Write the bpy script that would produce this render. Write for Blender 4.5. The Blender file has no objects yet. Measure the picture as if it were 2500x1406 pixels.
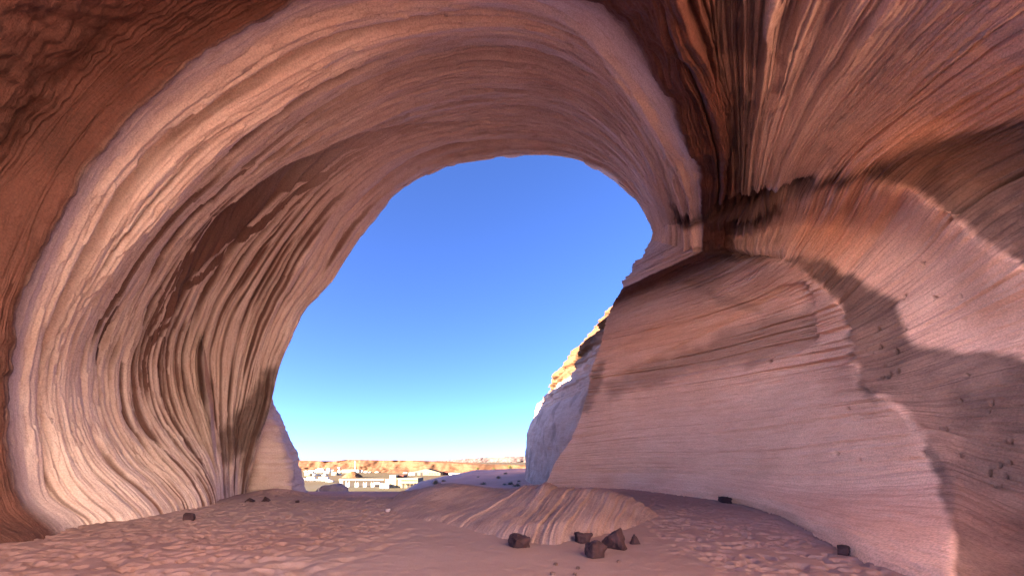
import bpy, bmesh, math, random
import numpy as np
from mathutils import Vector

# ------------------------------------------------------------------ camera, sky, sun, exposure
SC = bpy.context.scene
COL = SC.collection
F = 930.0            # focal length in pixels of a 2500 px wide picture (13.4 mm phone wide angle)
EYE = 1.6
SUN_ELEV = math.radians(13.0)
SUN_DIR = Vector((0.85, 0.53, 0.0)).normalized()      # the way the sunlight travels, seen from above

cam_d = bpy.data.cameras.new('camera')
cam_d.sensor_width = 36.0
cam_d.lens = F / 2500 * 36
cam_d.shift_y = 422 / 2500
cam_d.clip_start = 0.05
cam_d.clip_end = 30000
cam = bpy.data.objects.new('camera', cam_d)
COL.objects.link(cam)
cam.location = (0, 0, EYE)
cam.rotation_euler = (math.radians(90), 0, 0)
SC.camera = cam

W = bpy.data.worlds.new('World')
SC.world = W
W.use_nodes = True
wn = W.node_tree.nodes
wl = W.node_tree.links
bg = wn['Background']
sky = wn.new('ShaderNodeTexSky')
sky.sky_type = 'NISHITA'
sky.sun_disc = False
sky.sun_elevation = SUN_ELEV
# Blender measures sun_rotation clockwise from +Y
sky.sun_rotation = math.atan2(-SUN_DIR.x, -SUN_DIR.y)
sky.altitude = 1200
sky.air_density = 0.25
sky.dust_density = 1.5
sky.ozone_density = 3.6
tint = wn.new('ShaderNodeMix'); tint.data_type = 'RGBA'; tint.blend_type = 'MULTIPLY'
tint.inputs[0].default_value = 1.0
tint.inputs[7].default_value = (0.86, 0.90, 1.10, 1)
wl.new(sky.outputs[0], tint.inputs[6])
wl.new(tint.outputs[2], bg.inputs[0])
bg.inputs[1].default_value = 0.05

sun_d = bpy.data.lights.new('sun', 'SUN')
sun_d.energy = 4.0
sun_d.angle = math.radians(0.5)
sun_d.color = (1.0, 0.87, 0.70)
sun = bpy.data.objects.new('sun', sun_d)
COL.objects.link(sun)
d = Vector((SUN_DIR.x * math.cos(SUN_ELEV), SUN_DIR.y * math.cos(SUN_ELEV), -math.sin(SUN_ELEV)))
sun.rotation_euler = d.to_track_quat('-Z', 'Y').to_euler()

SC.view_settings.view_transform = 'Standard'
SC.view_settings.look = 'None'
SC.view_settings.gamma = 1
SC.view_settings.exposure = 4.3
SC.cycles.max_bounces = 12
SC.cycles.diffuse_bounces = 10
SC.cycles.use_denoising = True

# ------------------------------------------------------------------ helpers
def P(px, py, Y):
    return ((px - 1250) / F * Y, Y, EYE + (1125 - py) / F * Y)

def pt(q):
    """('w', x, y, z) is a world point, (px, py, Y) a sighted point at distance Y."""
    return q[1:] if q[0] == 'w' else P(*q)

_rng = np.random.RandomState(7)
_perm = _rng.permutation(512)
_perm = np.concatenate([_perm, _perm, _perm]).astype(np.int32)
_val = _rng.uniform(-1, 1, 512).astype(np.float32)

def vnoise(x, y, z=0.0, seed=0):
    x, y, z = np.broadcast_arrays(np.asarray(x, np.float32), np.asarray(y, np.float32), np.asarray(z, np.float32))
    xi = np.floor(x).astype(np.int32); yi = np.floor(y).astype(np.int32); zi = np.floor(z).astype(np.int32)
    fx = x - xi; fy = y - yi; fz = z - zi
    fx = fx * fx * (3 - 2 * fx); fy = fy * fy * (3 - 2 * fy); fz = fz * fz * (3 - 2 * fz)
    def h(a, b, c):
        return _val[_perm[(_perm[(_perm[(a + seed * 37) & 511] + b) & 511] + c) & 511]]
    x00 = h(xi, yi, zi) * (1 - fx) + h(xi + 1, yi, zi) * fx
    x10 = h(xi, yi + 1, zi) * (1 - fx) + h(xi + 1, yi + 1, zi) * fx
    x01 = h(xi, yi, zi + 1) * (1 - fx) + h(xi + 1, yi, zi + 1) * fx
    x11 = h(xi, yi + 1, zi + 1) * (1 - fx) + h(xi + 1, yi + 1, zi + 1) * fx
    return (x00 * (1 - fy) + x10 * fy) * (1 - fz) + (x01 * (1 - fy) + x11 * fy) * fz

def fbm(x, y, z=0.0, octv=4, seed=0):
    s = 0; a = 1.0; t = 0
    for i in range(octv):
        s = s + a * vnoise(np.asarray(x) * 2 ** i, np.asarray(y) * 2 ** i, np.asarray(z) * 2 ** i, seed + i)
        t += a; a *= 0.5
    return s / t

def sstep(a, b, x):
    t = np.clip((x - a) / (b - a), 0, 1)
    return t * t * (3 - 2 * t)

def hermite(ts, pts, tq):
    """smooth curve through pts (n, ...) at parameters ts, evaluated at tq"""
    ts = np.asarray(ts, float); pts = np.asarray(pts, float)
    n = len(ts)
    if n == 2:
        w = ((tq - ts[0]) / (ts[1] - ts[0])).reshape((-1,) + (1,) * (pts.ndim - 1))
        return pts[0] * (1 - w) + pts[1] * w
    dt = np.diff(ts).reshape((-1,) + (1,) * (pts.ndim - 1))
    sl = np.diff(pts, axis=0) / dt
    m = np.empty_like(pts)
    m[1:-1] = (sl[:-1] * dt[1:] + sl[1:] * dt[:-1]) / (dt[1:] + dt[:-1])
    m[0] = sl[0]; m[-1] = sl[-1]
    k = np.clip(np.searchsorted(ts, tq, side='right') - 1, 0, n - 2)
    hh = (ts[k + 1] - ts[k]); t = (tq - ts[k]) / hh
    sh = (-1,) + (1,) * (pts.ndim - 1)
    t = t.reshape(sh); hh = hh.reshape(sh)
    return ((2 * t**3 - 3 * t**2 + 1) * pts[k] + (t**3 - 2 * t**2 + t) * hh * m[k]
            + (-2 * t**3 + 3 * t**2) * pts[k + 1] + (t**3 - t**2) * hh * m[k + 1])

def resample(points, n, endpoint=True):
    p = np.array([pt(q) for q in points], float)
    dist = np.linalg.norm(np.diff(p, axis=0), axis=1)
    # parameter: a mix of true length and seen length, so that far bends get their samples too
    r = np.linalg.norm(p - np.array((0, 0, EYE)), axis=1)
    ang = dist / np.maximum(0.5 * (r[1:] + r[:-1]), 0.5)
    t = np.concatenate([[0], np.cumsum(ang + 0.01)])
    t /= t[-1]
    return hermite(t, p, np.linspace(0, 1, n, endpoint=endpoint))

def smooth_axis(a, axis, times=1):
    for _ in range(times):
        b = np.moveaxis(a, axis, 0).copy()
        b[1:-1] = 0.25 * b[:-2] + 0.5 * b[1:-1] + 0.25 * b[2:]
        a = np.moveaxis(b, 0, axis)
    return a

def grid_normals(G, toward=None):
    du = np.gradient(G, axis=1); dv = np.gradient(G, axis=0)
    n = np.cross(du, dv)
    n /= np.maximum(np.linalg.norm(n, axis=2, keepdims=True), 1e-9)
    if toward is not None:
        s = np.sign(np.sum(n * (np.array(toward) - G), axis=2, keepdims=True).mean())
        n *= s
    return n

def grid_mesh(name, G, mat, attrs=None, flip=False, smooth=True):
    nv, nu = G.shape[:2]
    me = bpy.data.meshes.new(name)
    idx = np.arange(nv * nu, dtype=np.int32).reshape(nv, nu)
    q = np.stack([idx[:-1, :-1], idx[:-1, 1:], idx[1:, 1:], idx[1:, :-1]], axis=-1).reshape(-1, 4)
    if flip:
        q = q[:, ::-1]
    nf = len(q)
    me.vertices.add(nv * nu); me.loops.add(nf * 4); me.polygons.add(nf)
    me.vertices.foreach_set('co', np.ascontiguousarray(G.reshape(-1, 3), np.float32).ravel())
    me.loops.foreach_set('vertex_index', np.ascontiguousarray(q, np.int32).ravel())
    me.polygons.foreach_set('loop_start', np.arange(0, nf * 4, 4, dtype=np.int32))
    me.polygons.foreach_set('loop_total', np.full(nf, 4, np.int32))
    me.polygons.foreach_set('use_smooth', np.full(nf, smooth, bool))
    for k, v in (attrs or {}).items():
        at = me.attributes.new(k, 'FLOAT', 'POINT')
        at.data.foreach_set('value', np.ascontiguousarray(v, np.float32).ravel())
    me.update(calc_edges=True)
    me.materials.append(mat)
    o = bpy.data.objects.new(name, me)
    COL.objects.link(o)
    return o

def obj(name, bm, mat, parent=None, smooth=False):
    me = bpy.data.meshes.new(name)
    bm.to_mesh(me); bm.free()
    if smooth:
        for p in me.polygons: p.use_smooth = True
    me.materials.append(mat)
    o = bpy.data.objects.new(name, me)
    COL.objects.link(o)
    if parent: o.parent = parent
    return o

def thing(name, label, cat, loc=(0, 0, 0), rotz=0, group=None):
    o = bpy.data.objects.new(name, None)
    COL.objects.link(o)
    o.location = loc; o.rotation_euler = (0, 0, rotz)
    o['label'] = label; o['category'] = cat
    if group: o['group'] = group
    return o

def tag(o, label, cat, group=None):
    o['label'] = label; o['category'] = cat
    if group: o['group'] = group
    return o

def struct(o, label=None, cat=None):
    o['kind'] = 'structure'
    if label: o['label'] = label
    if cat: o['category'] = cat
    return o

def bx(bm, x0, x1, y0, y1, z0, z1):
    v = [bm.verts.new(c) for c in ((x0, y0, z0), (x1, y0, z0), (x1, y1, z0), (x0, y1, z0),
                                   (x0, y0, z1), (x1, y0, z1), (x1, y1, z1), (x0, y1, z1))]
    for f in ((0, 3, 2, 1), (4, 5, 6, 7), (0, 1, 5, 4), (1, 2, 6, 5), (2, 3, 7, 6), (3, 0, 4, 7)):
        bm.faces.new([v[i] for i in f])
    return bm

def box(x0, x1, y0, y1, z0, z1):
    return bx(bmesh.new(), x0, x1, y0, y1, z0, z1)

def prism(pts_xz, y0, y1):
    """an outline in x, z pulled through from y0 to y1"""
    bm = bmesh.new()
    a = [bm.verts.new((x, y0, z)) for x, z in pts_xz]
    b = [bm.verts.new((x, y1, z)) for x, z in pts_xz]
    n = len(a)
    bm.faces.new(a); bm.faces.new(b[::-1])
    for i in range(n):
        bm.faces.new((a[(i + 1) % n], a[i], b[i], b[(i + 1) % n]))
    bmesh.ops.recalc_face_normals(bm, faces=bm.faces)
    return bm

def tube(bm, p0, p1, r0, r1=None, seg=8):
    r1 = r0 if r1 is None else r1
    p0 = Vector(p0); p1 = Vector(p1)
    q = (p1 - p0).to_track_quat('Z', 'Y')
    A = [bm.verts.new(p0 + q @ Vector((r0 * math.cos(2 * math.pi * i / seg), r0 * math.sin(2 * math.pi * i / seg), 0))) for i in range(seg)]
    B = [bm.verts.new(p1 + q @ Vector((r1 * math.cos(2 * math.pi * i / seg), r1 * math.sin(2 * math.pi * i / seg), 0))) for i in range(seg)]
    for i in range(seg):
        bm.faces.new((A[i], A[(i + 1) % seg], B[(i + 1) % seg], B[i]))
    bm.faces.new(A[::-1]); bm.faces.new(B)
    return bm

# ------------------------------------------------------------------ materials
def new_mat(name, rough=0.9):
    m = bpy.data.materials.new(name)
    m.use_nodes = True
    nt = m.node_tree
    b = nt.nodes['Principled BSDF']
    b.inputs['Roughness'].default_value = rough
    b.inputs['Specular IOR Level'].default_value = 0.15
    return m, nt, b

class NT:
    """short hands for building a node tree"""
    def __init__(s, nt): s.nt = nt
    def n(s, t, **kw):
        x = s.nt.nodes.new(t)
        for k, v in kw.items(): setattr(x, k, v)
        return x
    def link(s, a, b): s.nt.links.new(a, b)
    def val(s, inp, v):
        if hasattr(v, 'is_output'): s.link(v, inp)
        else: inp.default_value = v
    def math(s, op, a, b=0.0):
        x = s.n('ShaderNodeMath', operation=op); s.val(x.inputs[0], a); s.val(x.inputs[1], b); return x.outputs[0]
    def attr(s, name):
        return s.n('ShaderNodeAttribute', attribute_name=name).outputs['Fac']
    def pos(s):
        return s.n('ShaderNodeNewGeometry').outputs['Position']
    def noise(s, vec, scale, detail=4, rough=0.55, dim='3D', w=None):
        x = s.n('ShaderNodeTexNoise', noise_dimensions=dim)
        if vec is not None and dim != '1D': s.link(vec, x.inputs['Vector'])
        if w is not None: s.link(w, x.inputs['W'])
        x.inputs['Scale'].default_value = scale
        x.inputs['Detail'].default_value = detail
        x.inputs['Roughness'].default_value = rough
        return x.outputs[0]
    def ramp(s, fac, stops, interp='LINEAR'):
        x = s.n('ShaderNodeValToRGB'); x.color_ramp.interpolation = interp
        e = x.color_ramp.elements
        while len(e) < len(stops): e.new(0.5)
        for i, (p, c) in enumerate(stops):
            e[i].position = p
            e[i].color = (c, c, c, 1) if not isinstance(c, tuple) else c + (1,)
        s.link(fac, x.inputs[0]); return x.outputs[0]
    def mix(s, fac, a, b, mode='MIX'):
        x = s.n('ShaderNodeMix', data_type='RGBA', blend_type=mode)
        s.val(x.inputs[0], fac)
        for k, v in ((6, a), (7, b)):
            if isinstance(v, tuple): x.inputs[k].default_value = v + (1,)
            else: s.link(v, x.inputs[k])
        return x.outputs[2]
    def bump(s, h, strength, dist, normal=None):
        x = s.n('ShaderNodeBump'); x.inputs['Strength'].default_value = strength
        x.inputs['Distance'].default_value = dist
        s.link(h, x.inputs['Height'])
        if normal is not None: s.link(normal, x.inputs['Normal'])
        return x.outputs[0]

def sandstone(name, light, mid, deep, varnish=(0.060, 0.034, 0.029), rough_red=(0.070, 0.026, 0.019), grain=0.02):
    """bedded sandstone: attributes strata (bedding coordinate), stain (desert varnish and painted shade), red (weathered red skin, light and shade painted in), along"""
    m, nt, b = new_mat(name, 0.92)
    t = NT(nt)
    st = t.attr('strata'); stain_shade = t.attr('stain_shade'); red = t.attr('red'); bounce_tint = t.attr('bounce_tint'); al = t.attr('along')
    pos = t.pos()
    comb = t.n('ShaderNodeCombineXYZ')
    t.link(t.math('MULTIPLY', st, 0.055), comb.inputs[0]); t.link(t.math('MULTIPLY', al, 2.2), comb.inputs[1])
    band = t.noise(comb.outputs[0], 1.0, 6, 0.62)
    comb2 = t.n('ShaderNodeCombineXYZ')
    t.link(t.math('MULTIPLY', st, 0.30), comb2.inputs[0]); t.link(t.math('MULTIPLY', al, 7.0), comb2.inputs[1])
    fine = t.noise(comb2.outputs[0], 1.0, 5, 0.6)
    blot = t.noise(pos, 0.55, 5, 0.6)
    gr = t.noise(pos, 26.0, 3, 0.7)
    c = t.mix(t.ramp(band, ((0.34, 0.0), (0.66, 1.0))), mid, light)
    c = t.mix(t.ramp(fine, ((0.52, 0.0), (0.70, 0.55))), c, deep)
    c = t.mix(t.ramp(blot, ((0.40, 0.0), (0.75, 0.40))), c, deep)
    c = t.mix(bounce_tint, c, t.mix(1.0, c, (1.27, 1.02, 0.80), 'MULTIPLY'))  # right wall colour warmed and lightened in place of bounce light
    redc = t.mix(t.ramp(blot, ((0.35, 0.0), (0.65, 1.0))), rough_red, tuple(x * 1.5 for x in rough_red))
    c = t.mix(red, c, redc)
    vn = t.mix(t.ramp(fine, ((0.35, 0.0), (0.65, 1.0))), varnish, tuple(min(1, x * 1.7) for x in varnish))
    c = t.mix(stain_shade, c, vn)
    speck = t.ramp(gr, ((0.30, 0.72), (0.70, 1.18)))
    c = t.mix(1.0, c, speck, 'MULTIPLY')
    t.link(c, b.inputs['Base Color'])
    n1 = t.bump(fine, 0.55, 0.05)
    n2 = t.bump(t.noise(pos, 7.0, 6, 0.7), 0.45, 0.06, n1)
    n3 = t.bump(gr, 0.5, grain, n2)
    t.link(n3, b.inputs['Normal'])
    return m

M_CAVE = sandstone('cave_sandstone', (0.62, 0.495, 0.455), (0.55, 0.41, 0.365), (0.41, 0.28, 0.235))
M_BOUNCE = sandstone('bounce_wall_rock', (0.80, 0.71, 0.65), (0.74, 0.64, 0.58), (0.60, 0.49, 0.42))  # pale tone chosen so the added back wall bounces more sun
M_CLIFF = sandstone('cliff_sandstone', (0.64, 0.46, 0.37), (0.56, 0.385, 0.30), (0.38, 0.24, 0.175), rough_red=(0.085, 0.040, 0.019))
M_HUMP = sandstone('outcrop_sandstone', (0.33, 0.225, 0.205), (0.27, 0.175, 0.155), (0.15, 0.082, 0.072))

def ground_material():
    m, nt, b = new_mat('sand_and_desert', 0.95)
    t = NT(nt)
    pos = t.pos(); des = t.attr('desert'); path = t.attr('packed')
    n0 = t.noise(pos, 0.35, 5, 0.6); n1 = t.noise(pos, 30.0, 3, 0.7)
    sand = t.mix(t.ramp(n0, ((0.35, 0.0), (0.70, 1.0))), (0.285, 0.192, 0.177), (0.235, 0.153, 0.139))
    sand = t.mix(t.ramp(n1, ((0.40, 0.0), (0.75, 0.35))), sand, (0.25, 0.15, 0.125))
    dn = t.noise(pos, 0.02, 6, 0.65); dn2 = t.noise(pos, 0.25, 5, 0.7)
    desert = t.mix(t.ramp(dn, ((0.40, 0.0), (0.60, 1.0))), (0.090, 0.050, 0.022), (0.082, 0.058, 0.021))
    desert = t.mix(t.ramp(dn2, ((0.50, 0.0), (0.66, 0.75))), desert, (0.055, 0.045, 0.02))
    sand = t.mix(t.attr('near_left'), sand, t.mix(1.0, sand, (0.85, 0.74, 0.72), 'MULTIPLY'))  # sand darker and redder towards the near left
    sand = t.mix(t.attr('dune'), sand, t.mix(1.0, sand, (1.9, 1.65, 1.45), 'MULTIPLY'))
    c = t.mix(des, sand, desert)
    c = t.mix(path, c, (0.088, 0.066, 0.044))
    t.link(c, b.inputs['Base Color'])
    k = t.bump(t.noise(pos, 9.0, 5, 0.65), 0.35, 0.05)
    k = t.bump(n1, 0.5, 0.015, k)
    t.link(k, b.inputs['Normal'])
    return m
M_GROUND = ground_material()

def plain(name, col, var=0.12, scale=3.0, rough=0.8, bump=0.0):
    m, nt, b = new_mat(name, rough)
    t = NT(nt)
    tc = t.n('ShaderNodeTexCoord').outputs['Object']
    n = t.noise(tc, scale, 5, 0.65)
    c = t.mix(t.ramp(n, ((0.3, 0.0), (0.7, 1.0))), tuple(x * (1 - var) for x in col), tuple(min(0.95, x * (1 + var)) for x in col))
    t.link(c, b.inputs['Base Color'])
    if bump: t.link(t.bump(n, 0.8, bump), b.inputs['Normal'])
    return m

# ------------------------------------------------------------------ the cave: bedding lines lofted into one rock surface
# each row is one bedding line, from the right edge of the mouth (a) over the lower crest to the upper crest (b)
# and from there outward (c); the value in front is its place in the bedding sequence.
ROWS = [
 (0,   [(1590,600,20.4),(1596,588,20.2)], [(1601,566,20)],
       [(1575,505,20),(1540,462,20),(1490,418,20),(1420,386,20),(1330,372,20),(1200,377,20),(1100,395,20),(1000,440,19.8),(920,520,19.5),(850,620,19.5),(800,697,19.5),(745,752,19.5),(700,840,19.5),(668,930,20),(660,985,20.2),(645,1030,20.5),(618,1100,20.6),(604,1160,20.6),(598,1215,20.4)]),
 (60,  [(1580,612,20.6),(1608,590,19.6)], [(1615,556,19.3)],
       [(1590,500,19),(1540,430,18.8),(1450,360,18.5),(1330,318,18.3),(1200,318,18),(1080,340,17.8),(960,385,17.5),(850,470,17.5),(770,570,17.5),(700,680,17.7),(640,790,18.2),(612,880,18.8),(596,960,19.3),(580,1040,19.5),(572,1120,19.4),(568,1210,19)]),
 (150, [(1568,630,20.8),(1622,594,18.9)], [(1628,550,18.4)],
       [(1600,490,17.5),(1550,410,17),(1450,320,16.7),(1330,270,16.5),(1200,265,16.3),(1050,290,16),(900,345,15.8),(770,430,15.8),(660,540,16),(570,660,16.4),(500,790,17),(475,880,17.6),(485,970,17.9),(510,1060,17.8),(530,1130,17.4),(540,1215,16.6)]),
 (260, [(1556,646,21),(1640,598,18.2)], [(1642,545,17.6)],
       [(1612,470,16),(1560,370,15),(1470,275,14.6),(1350,220,14.3),(1200,205,14),(1050,225,13.8),(880,290,13.6),(720,385,13.6),(590,500,13.8),(470,640,14.1),(390,790,14.8),(360,900,15.4),(375,1000,15.6),(430,1090,15.3),(490,1160,14.7),(520,1224,14.2)]),
 (380, [(1545,662,21.2),(1660,602,17.6)], [(1658,542,16.9)],
       [(1632,450,14.5),(1580,330,13),(1490,215,12.3),(1370,140,12),(1220,110,11.8),(1050,130,11.6),(870,205,11.4),(700,310,11.4),(550,430,11.6),(400,590,11.8),(290,770,12.4),(245,900,12.9),(255,1010,13),(310,1110,12.7),(390,1190,12.2),(430,1248,11.9)]),
 (470, [(1535,680,21.4),(1682,606,17)], [(1678,540,16.2)],
       [(1655,450,13.3),(1605,310,11),(1520,180,10.2),(1410,90,10),(1240,45,9.8),(1060,60,9.7),(860,120,9.6),(660,240,9.7),(490,370,9.8),(310,560,10),(190,760,10.4),(140,900,10.7),(140,1020,10.8),(185,1130,10.7),(270,1220,10.5),(320,1272,10.3)]),
 (550, [(1525,697,21.6),(1705,610,16.5)], [(1700,538,15.6)],
       [(1688,450,12.6),(1630,310,10),(1545,180,9),(1440,60,8.7),(1290,-10,8.5),(1080,-20,8.4),(900,0,8.4),(740,45,8.4),(560,140,8.5),(380,280,8.6),(230,450,8.7),(110,680,8.9),(55,830,9.1),(42,950,9.3),(55,1100,9.4),(85,1210,9.4),(180,1292,9.3)]),
 (575, [(1520,705,21.7),(1717,611,16.3)], [(1711,537,15.3)],
       [(1705,450,12.2),(1650,300,9.3),(1567,165,8.3),(1468,35,7.9),(1305,-40,7.7),(1080,-50,7.7),(885,-25,7.8),(715,20,7.85),(535,120,7.9),(355,258,8.05),(205,435,8.2),(85,680,8.4),(32,830,8.6),(20,950,8.75),(30,1100,8.8),(60,1220,8.8),(150,1302,8.7)]),
 (640, [(1515,713,21.8),(1730,612,16.1)], [(1722,537,15)],
       [(1725,450,11.9),(1675,290,8.8),(1600,140,7.5),(1515,0,7.0),(1330,-110,6.8),(1080,-120,7.0),(850,-80,7.3),(660,-10,7.5),(480,90,7.65),(290,230,7.8),(140,420,7.9),(20,680,8.0),(-30,830,8.1),(-40,950,8.2),(-30,1100,8.2),(0,1240,8.2),(90,1325,7.9)]),
 (780, [(1505,730,22),(1600,685,19.5),(1690,640,17.2),(1760,616,15.6)], [(1757,575,15.3),(1752,536,14.5)],
       [(1758,430,11.3),(1720,250,8.2),(1660,80,6.5),(1590,-100,5.5),(1380,-350,4.9),(1050,-400,5),(700,-250,5.7),(450,-100,6.4),(230,60,6.9),(30,260,7.1),(-120,450,7.2),(-230,700,7.2),(-260,850,7.2),(-260,1000,7.2),(-240,1150,7.1),(-150,1290,7.0),(-60,1370,6.9)]),
 (900, [(1497,745,22.1),(1600,700,19.5),(1700,658,17.2),(1785,620,15.2)], [(1785,578,15.2),(1785,535,14)],
       [(1790,430,11.6),(1775,250,8.8),(1750,80,6.8),(1740,-150,5.2),('w',1.8,2.2,8.2),('w',-1,2.5,8.8),('w',-5,3.5,9),('w',-9,4,7.5),('w',-10.8,4,4),('w',-10.8,4,1),('w',-10.8,4,-1)]),
 (1020,[(1490,760,22.2),(1600,715,19.5),(1710,675,17.2),(1812,625,14.8)], [(1817,580,14.7),(1820,532,13.5)],
       [(1830,430,11.5),(1850,250,9),(1870,80,7),(1900,-100,5.4),('w',2.8,3,8.4),('w',1,2,8.8),('w',-2,1.8,9.4),('w',-6,2.6,10),('w',-11,3.2,9.5),('w',-12,3.2,9)]),
 (1140,[(1483,775,22.3),(1600,732,19.6),(1715,692,17.2),(1838,628,14.4)], [(1850,572,14.4),(1860,518,13)],
       [(1890,400,11),(1960,220,8.8),(2040,60,7),(2130,-100,5.5),('w',4.6,3,8.3),('w',3.6,1.6,8.6),('w',1,1.0,9.6),('w',-2,1.2,10.5)]),
 (1260,[(1478,790,22.4),(1600,750,19.6),(1720,710,17.2),(1870,628,14)], [(1895,560,13.9),(1910,490,12.5)],
       [(1960,390,10.8),(2090,230,8.7),(2230,70,6.9),(2380,-80,5.3),('w',6,3,7.8),('w',5.6,1.5,8.2),('w',4.5,0.6,9.8)]),
 (1380,[(1474,805,22.5),(1600,770,19.6),(1720,735,17.3),(1830,690,15.1),(1905,633,13.5)], [(1950,550,13.3),(1980,466,11.7)],
       [(2030,390,10.5),(2180,250,8.7),(2340,110,7),(2500,-20,5.6),('w',7,3,7.2),('w',6.5,0,6.8),('w',6.5,-3,7.2),('w',6.5,-5,8.5)]),
 (1490,[(1470,825,22.6),(1600,795,19.6),(1720,760,17.3),(1840,715,15),(1945,652,13)], [(2010,560,12.8),(2060,450,10.9)],
       [(2110,390,10),(2250,280,8.7),(2400,180,7.3),(2560,80,6.1),('w',8,3.3,7),('w',7.5,0,6.5),('w',7.5,-4,5.5)]),
 (1600,[(1462,850,22.8),(1600,820,19.7),(1740,780,17),(1860,740,14.7),(1985,685,12.5)], [(2075,575,12.1),(2150,450,10.2)],
       [(2200,400,9.7),(2330,320,8.7),(2460,240,7.6),(2620,150,6.4),('w',9,3.5,6.5),('w',8.5,0,6),('w',8.5,-4,5)]),
 (1700,[(1452,880,23),(1600,850,19.8),(1750,815,16.9),(1890,775,14.2),(1970,750,12.9),(2030,725,11.9)], [(2060,690,12.0),(2150,590,11.3),(2240,478,9.5)],
       [(2300,425,9.2),(2420,360,8.4),(2560,290,7.3),(2750,200,6.0),('w',9.5,3,6.2),('w',9,0,5.5),('w',9,-4,4.5)]),
 (1800,[(1440,910,23.2),(1600,885,19.9),(1750,855,17),(1900,820,14.2),(1985,797,12.8),(2062,770,11.4)], [(2110,735,11.3),(2230,640,10.2),(2330,535,8.8)],
       [(2400,482,8.6),(2520,420,7.8),(2680,340,6.7),('w',9.9,4,5.6),('w',9.5,0,5),('w',9.2,-4,4)]),
 (1890,[(1437,945,23.5),(1600,925,20),(1750,900,17),(1900,870,14.3),(1990,852,12.7),(2080,830,11)], [(2140,805,10.7),(2290,720,9.5),(2430,610,8.0)],
       [(2510,555,7.7),(2650,480,6.8),('w',10,4,5),('w',9.8,0,4.4),('w',9.3,-4,3.6)]),
 (1980,[(1426,988,23.8),(1600,970,20.2),(1750,950,17.2),(1900,925,14.4),(1995,908,12.6),(2088,890,10.6)], [(2150,875,10.3),(2330,800,9.0),(2560,690,7.1)],
       [(2700,630,6.6),('w',9.5,2.8,4.4),('w',8.8,1.0,4.6),('w',9,-.8,4.6)]),  # ends from here down: unseen bulge added to block bounced light
 (2070,[(1411,1036,24.2),(1580,1015,20.6),(1750,1000,17.1),(1900,980,14),(2010,960,12),(2115,945,10)], [(2190,940,9.6),(2400,880,8.2),(2700,800,6.4)],
       [('w',9.3,3.6,3.4),('w',8.2,1.8,3.6),('w',8.5,-.6,3.6)]),
 (2170,[(1388,1084,24.6),(1560,1065,21),(1750,1055,16.8),(1900,1040,13.6),(2050,1015,11),(2190,995,9)], [(2270,1000,8.7),(2480,980,7.4),(2760,980,6)],
       [('w',8.8,3.5,2.3),('w',7.5,1.8,2.4),('w',8,-.6,2.4)]),
 (2280,[(1358,1125,25),(1550,1115,21.2),(1750,1115,16.5),(1920,1110,12.8),(2100,1090,9.9),(2270,1075,8.0)], [(2350,1095,7.75),(2520,1130,6.9),(2760,1180,5.6)],
       [('w',8.2,3.5,1.2),('w',7.0,1.8,1.2),('w',7.6,-.6,1.2)]),
 (2390,[(1340,1165,25.3),(1530,1160,21.8),(1750,1168,16.3),(1920,1190,12.2),(2130,1200,8.8),(2330,1190,7.0)], [(2420,1230,6.75),(2560,1290,5.9),(2700,1350,5)],
       [('w',7.3,3.3,.3),('w',6.3,1.8,.3),('w',7,-.6,.3)]),
 (2500,[(1325,1204,25.5),(1500,1202,22.3),(1640,1212,18.4),(1760,1226,15.8),(1860,1250,12.7),(2000,1316,8.3),(2090,1362,6.6),(2330,1500,4.6)], [(2420,1560,4.2),(2500,1620,3.8)],
       [('w',5.5,2,-.4),('w',6,-1,-.4)]),
 (2560,[(1330,1235,25.5),(1510,1240,22.3),(1660,1262,18.4),(1790,1285,15.8),(1900,1320,12.7),(2060,1420,8.3),(2160,1490,6.6),(2430,1700,4.6)], [(2520,1760,4.2),(2600,1820,3.8)],
       [('w',6.5,2,-1.2),('w',6.8,-1,-1.2)]),
]
NA, NB, NC = 330, 190, 660

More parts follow.
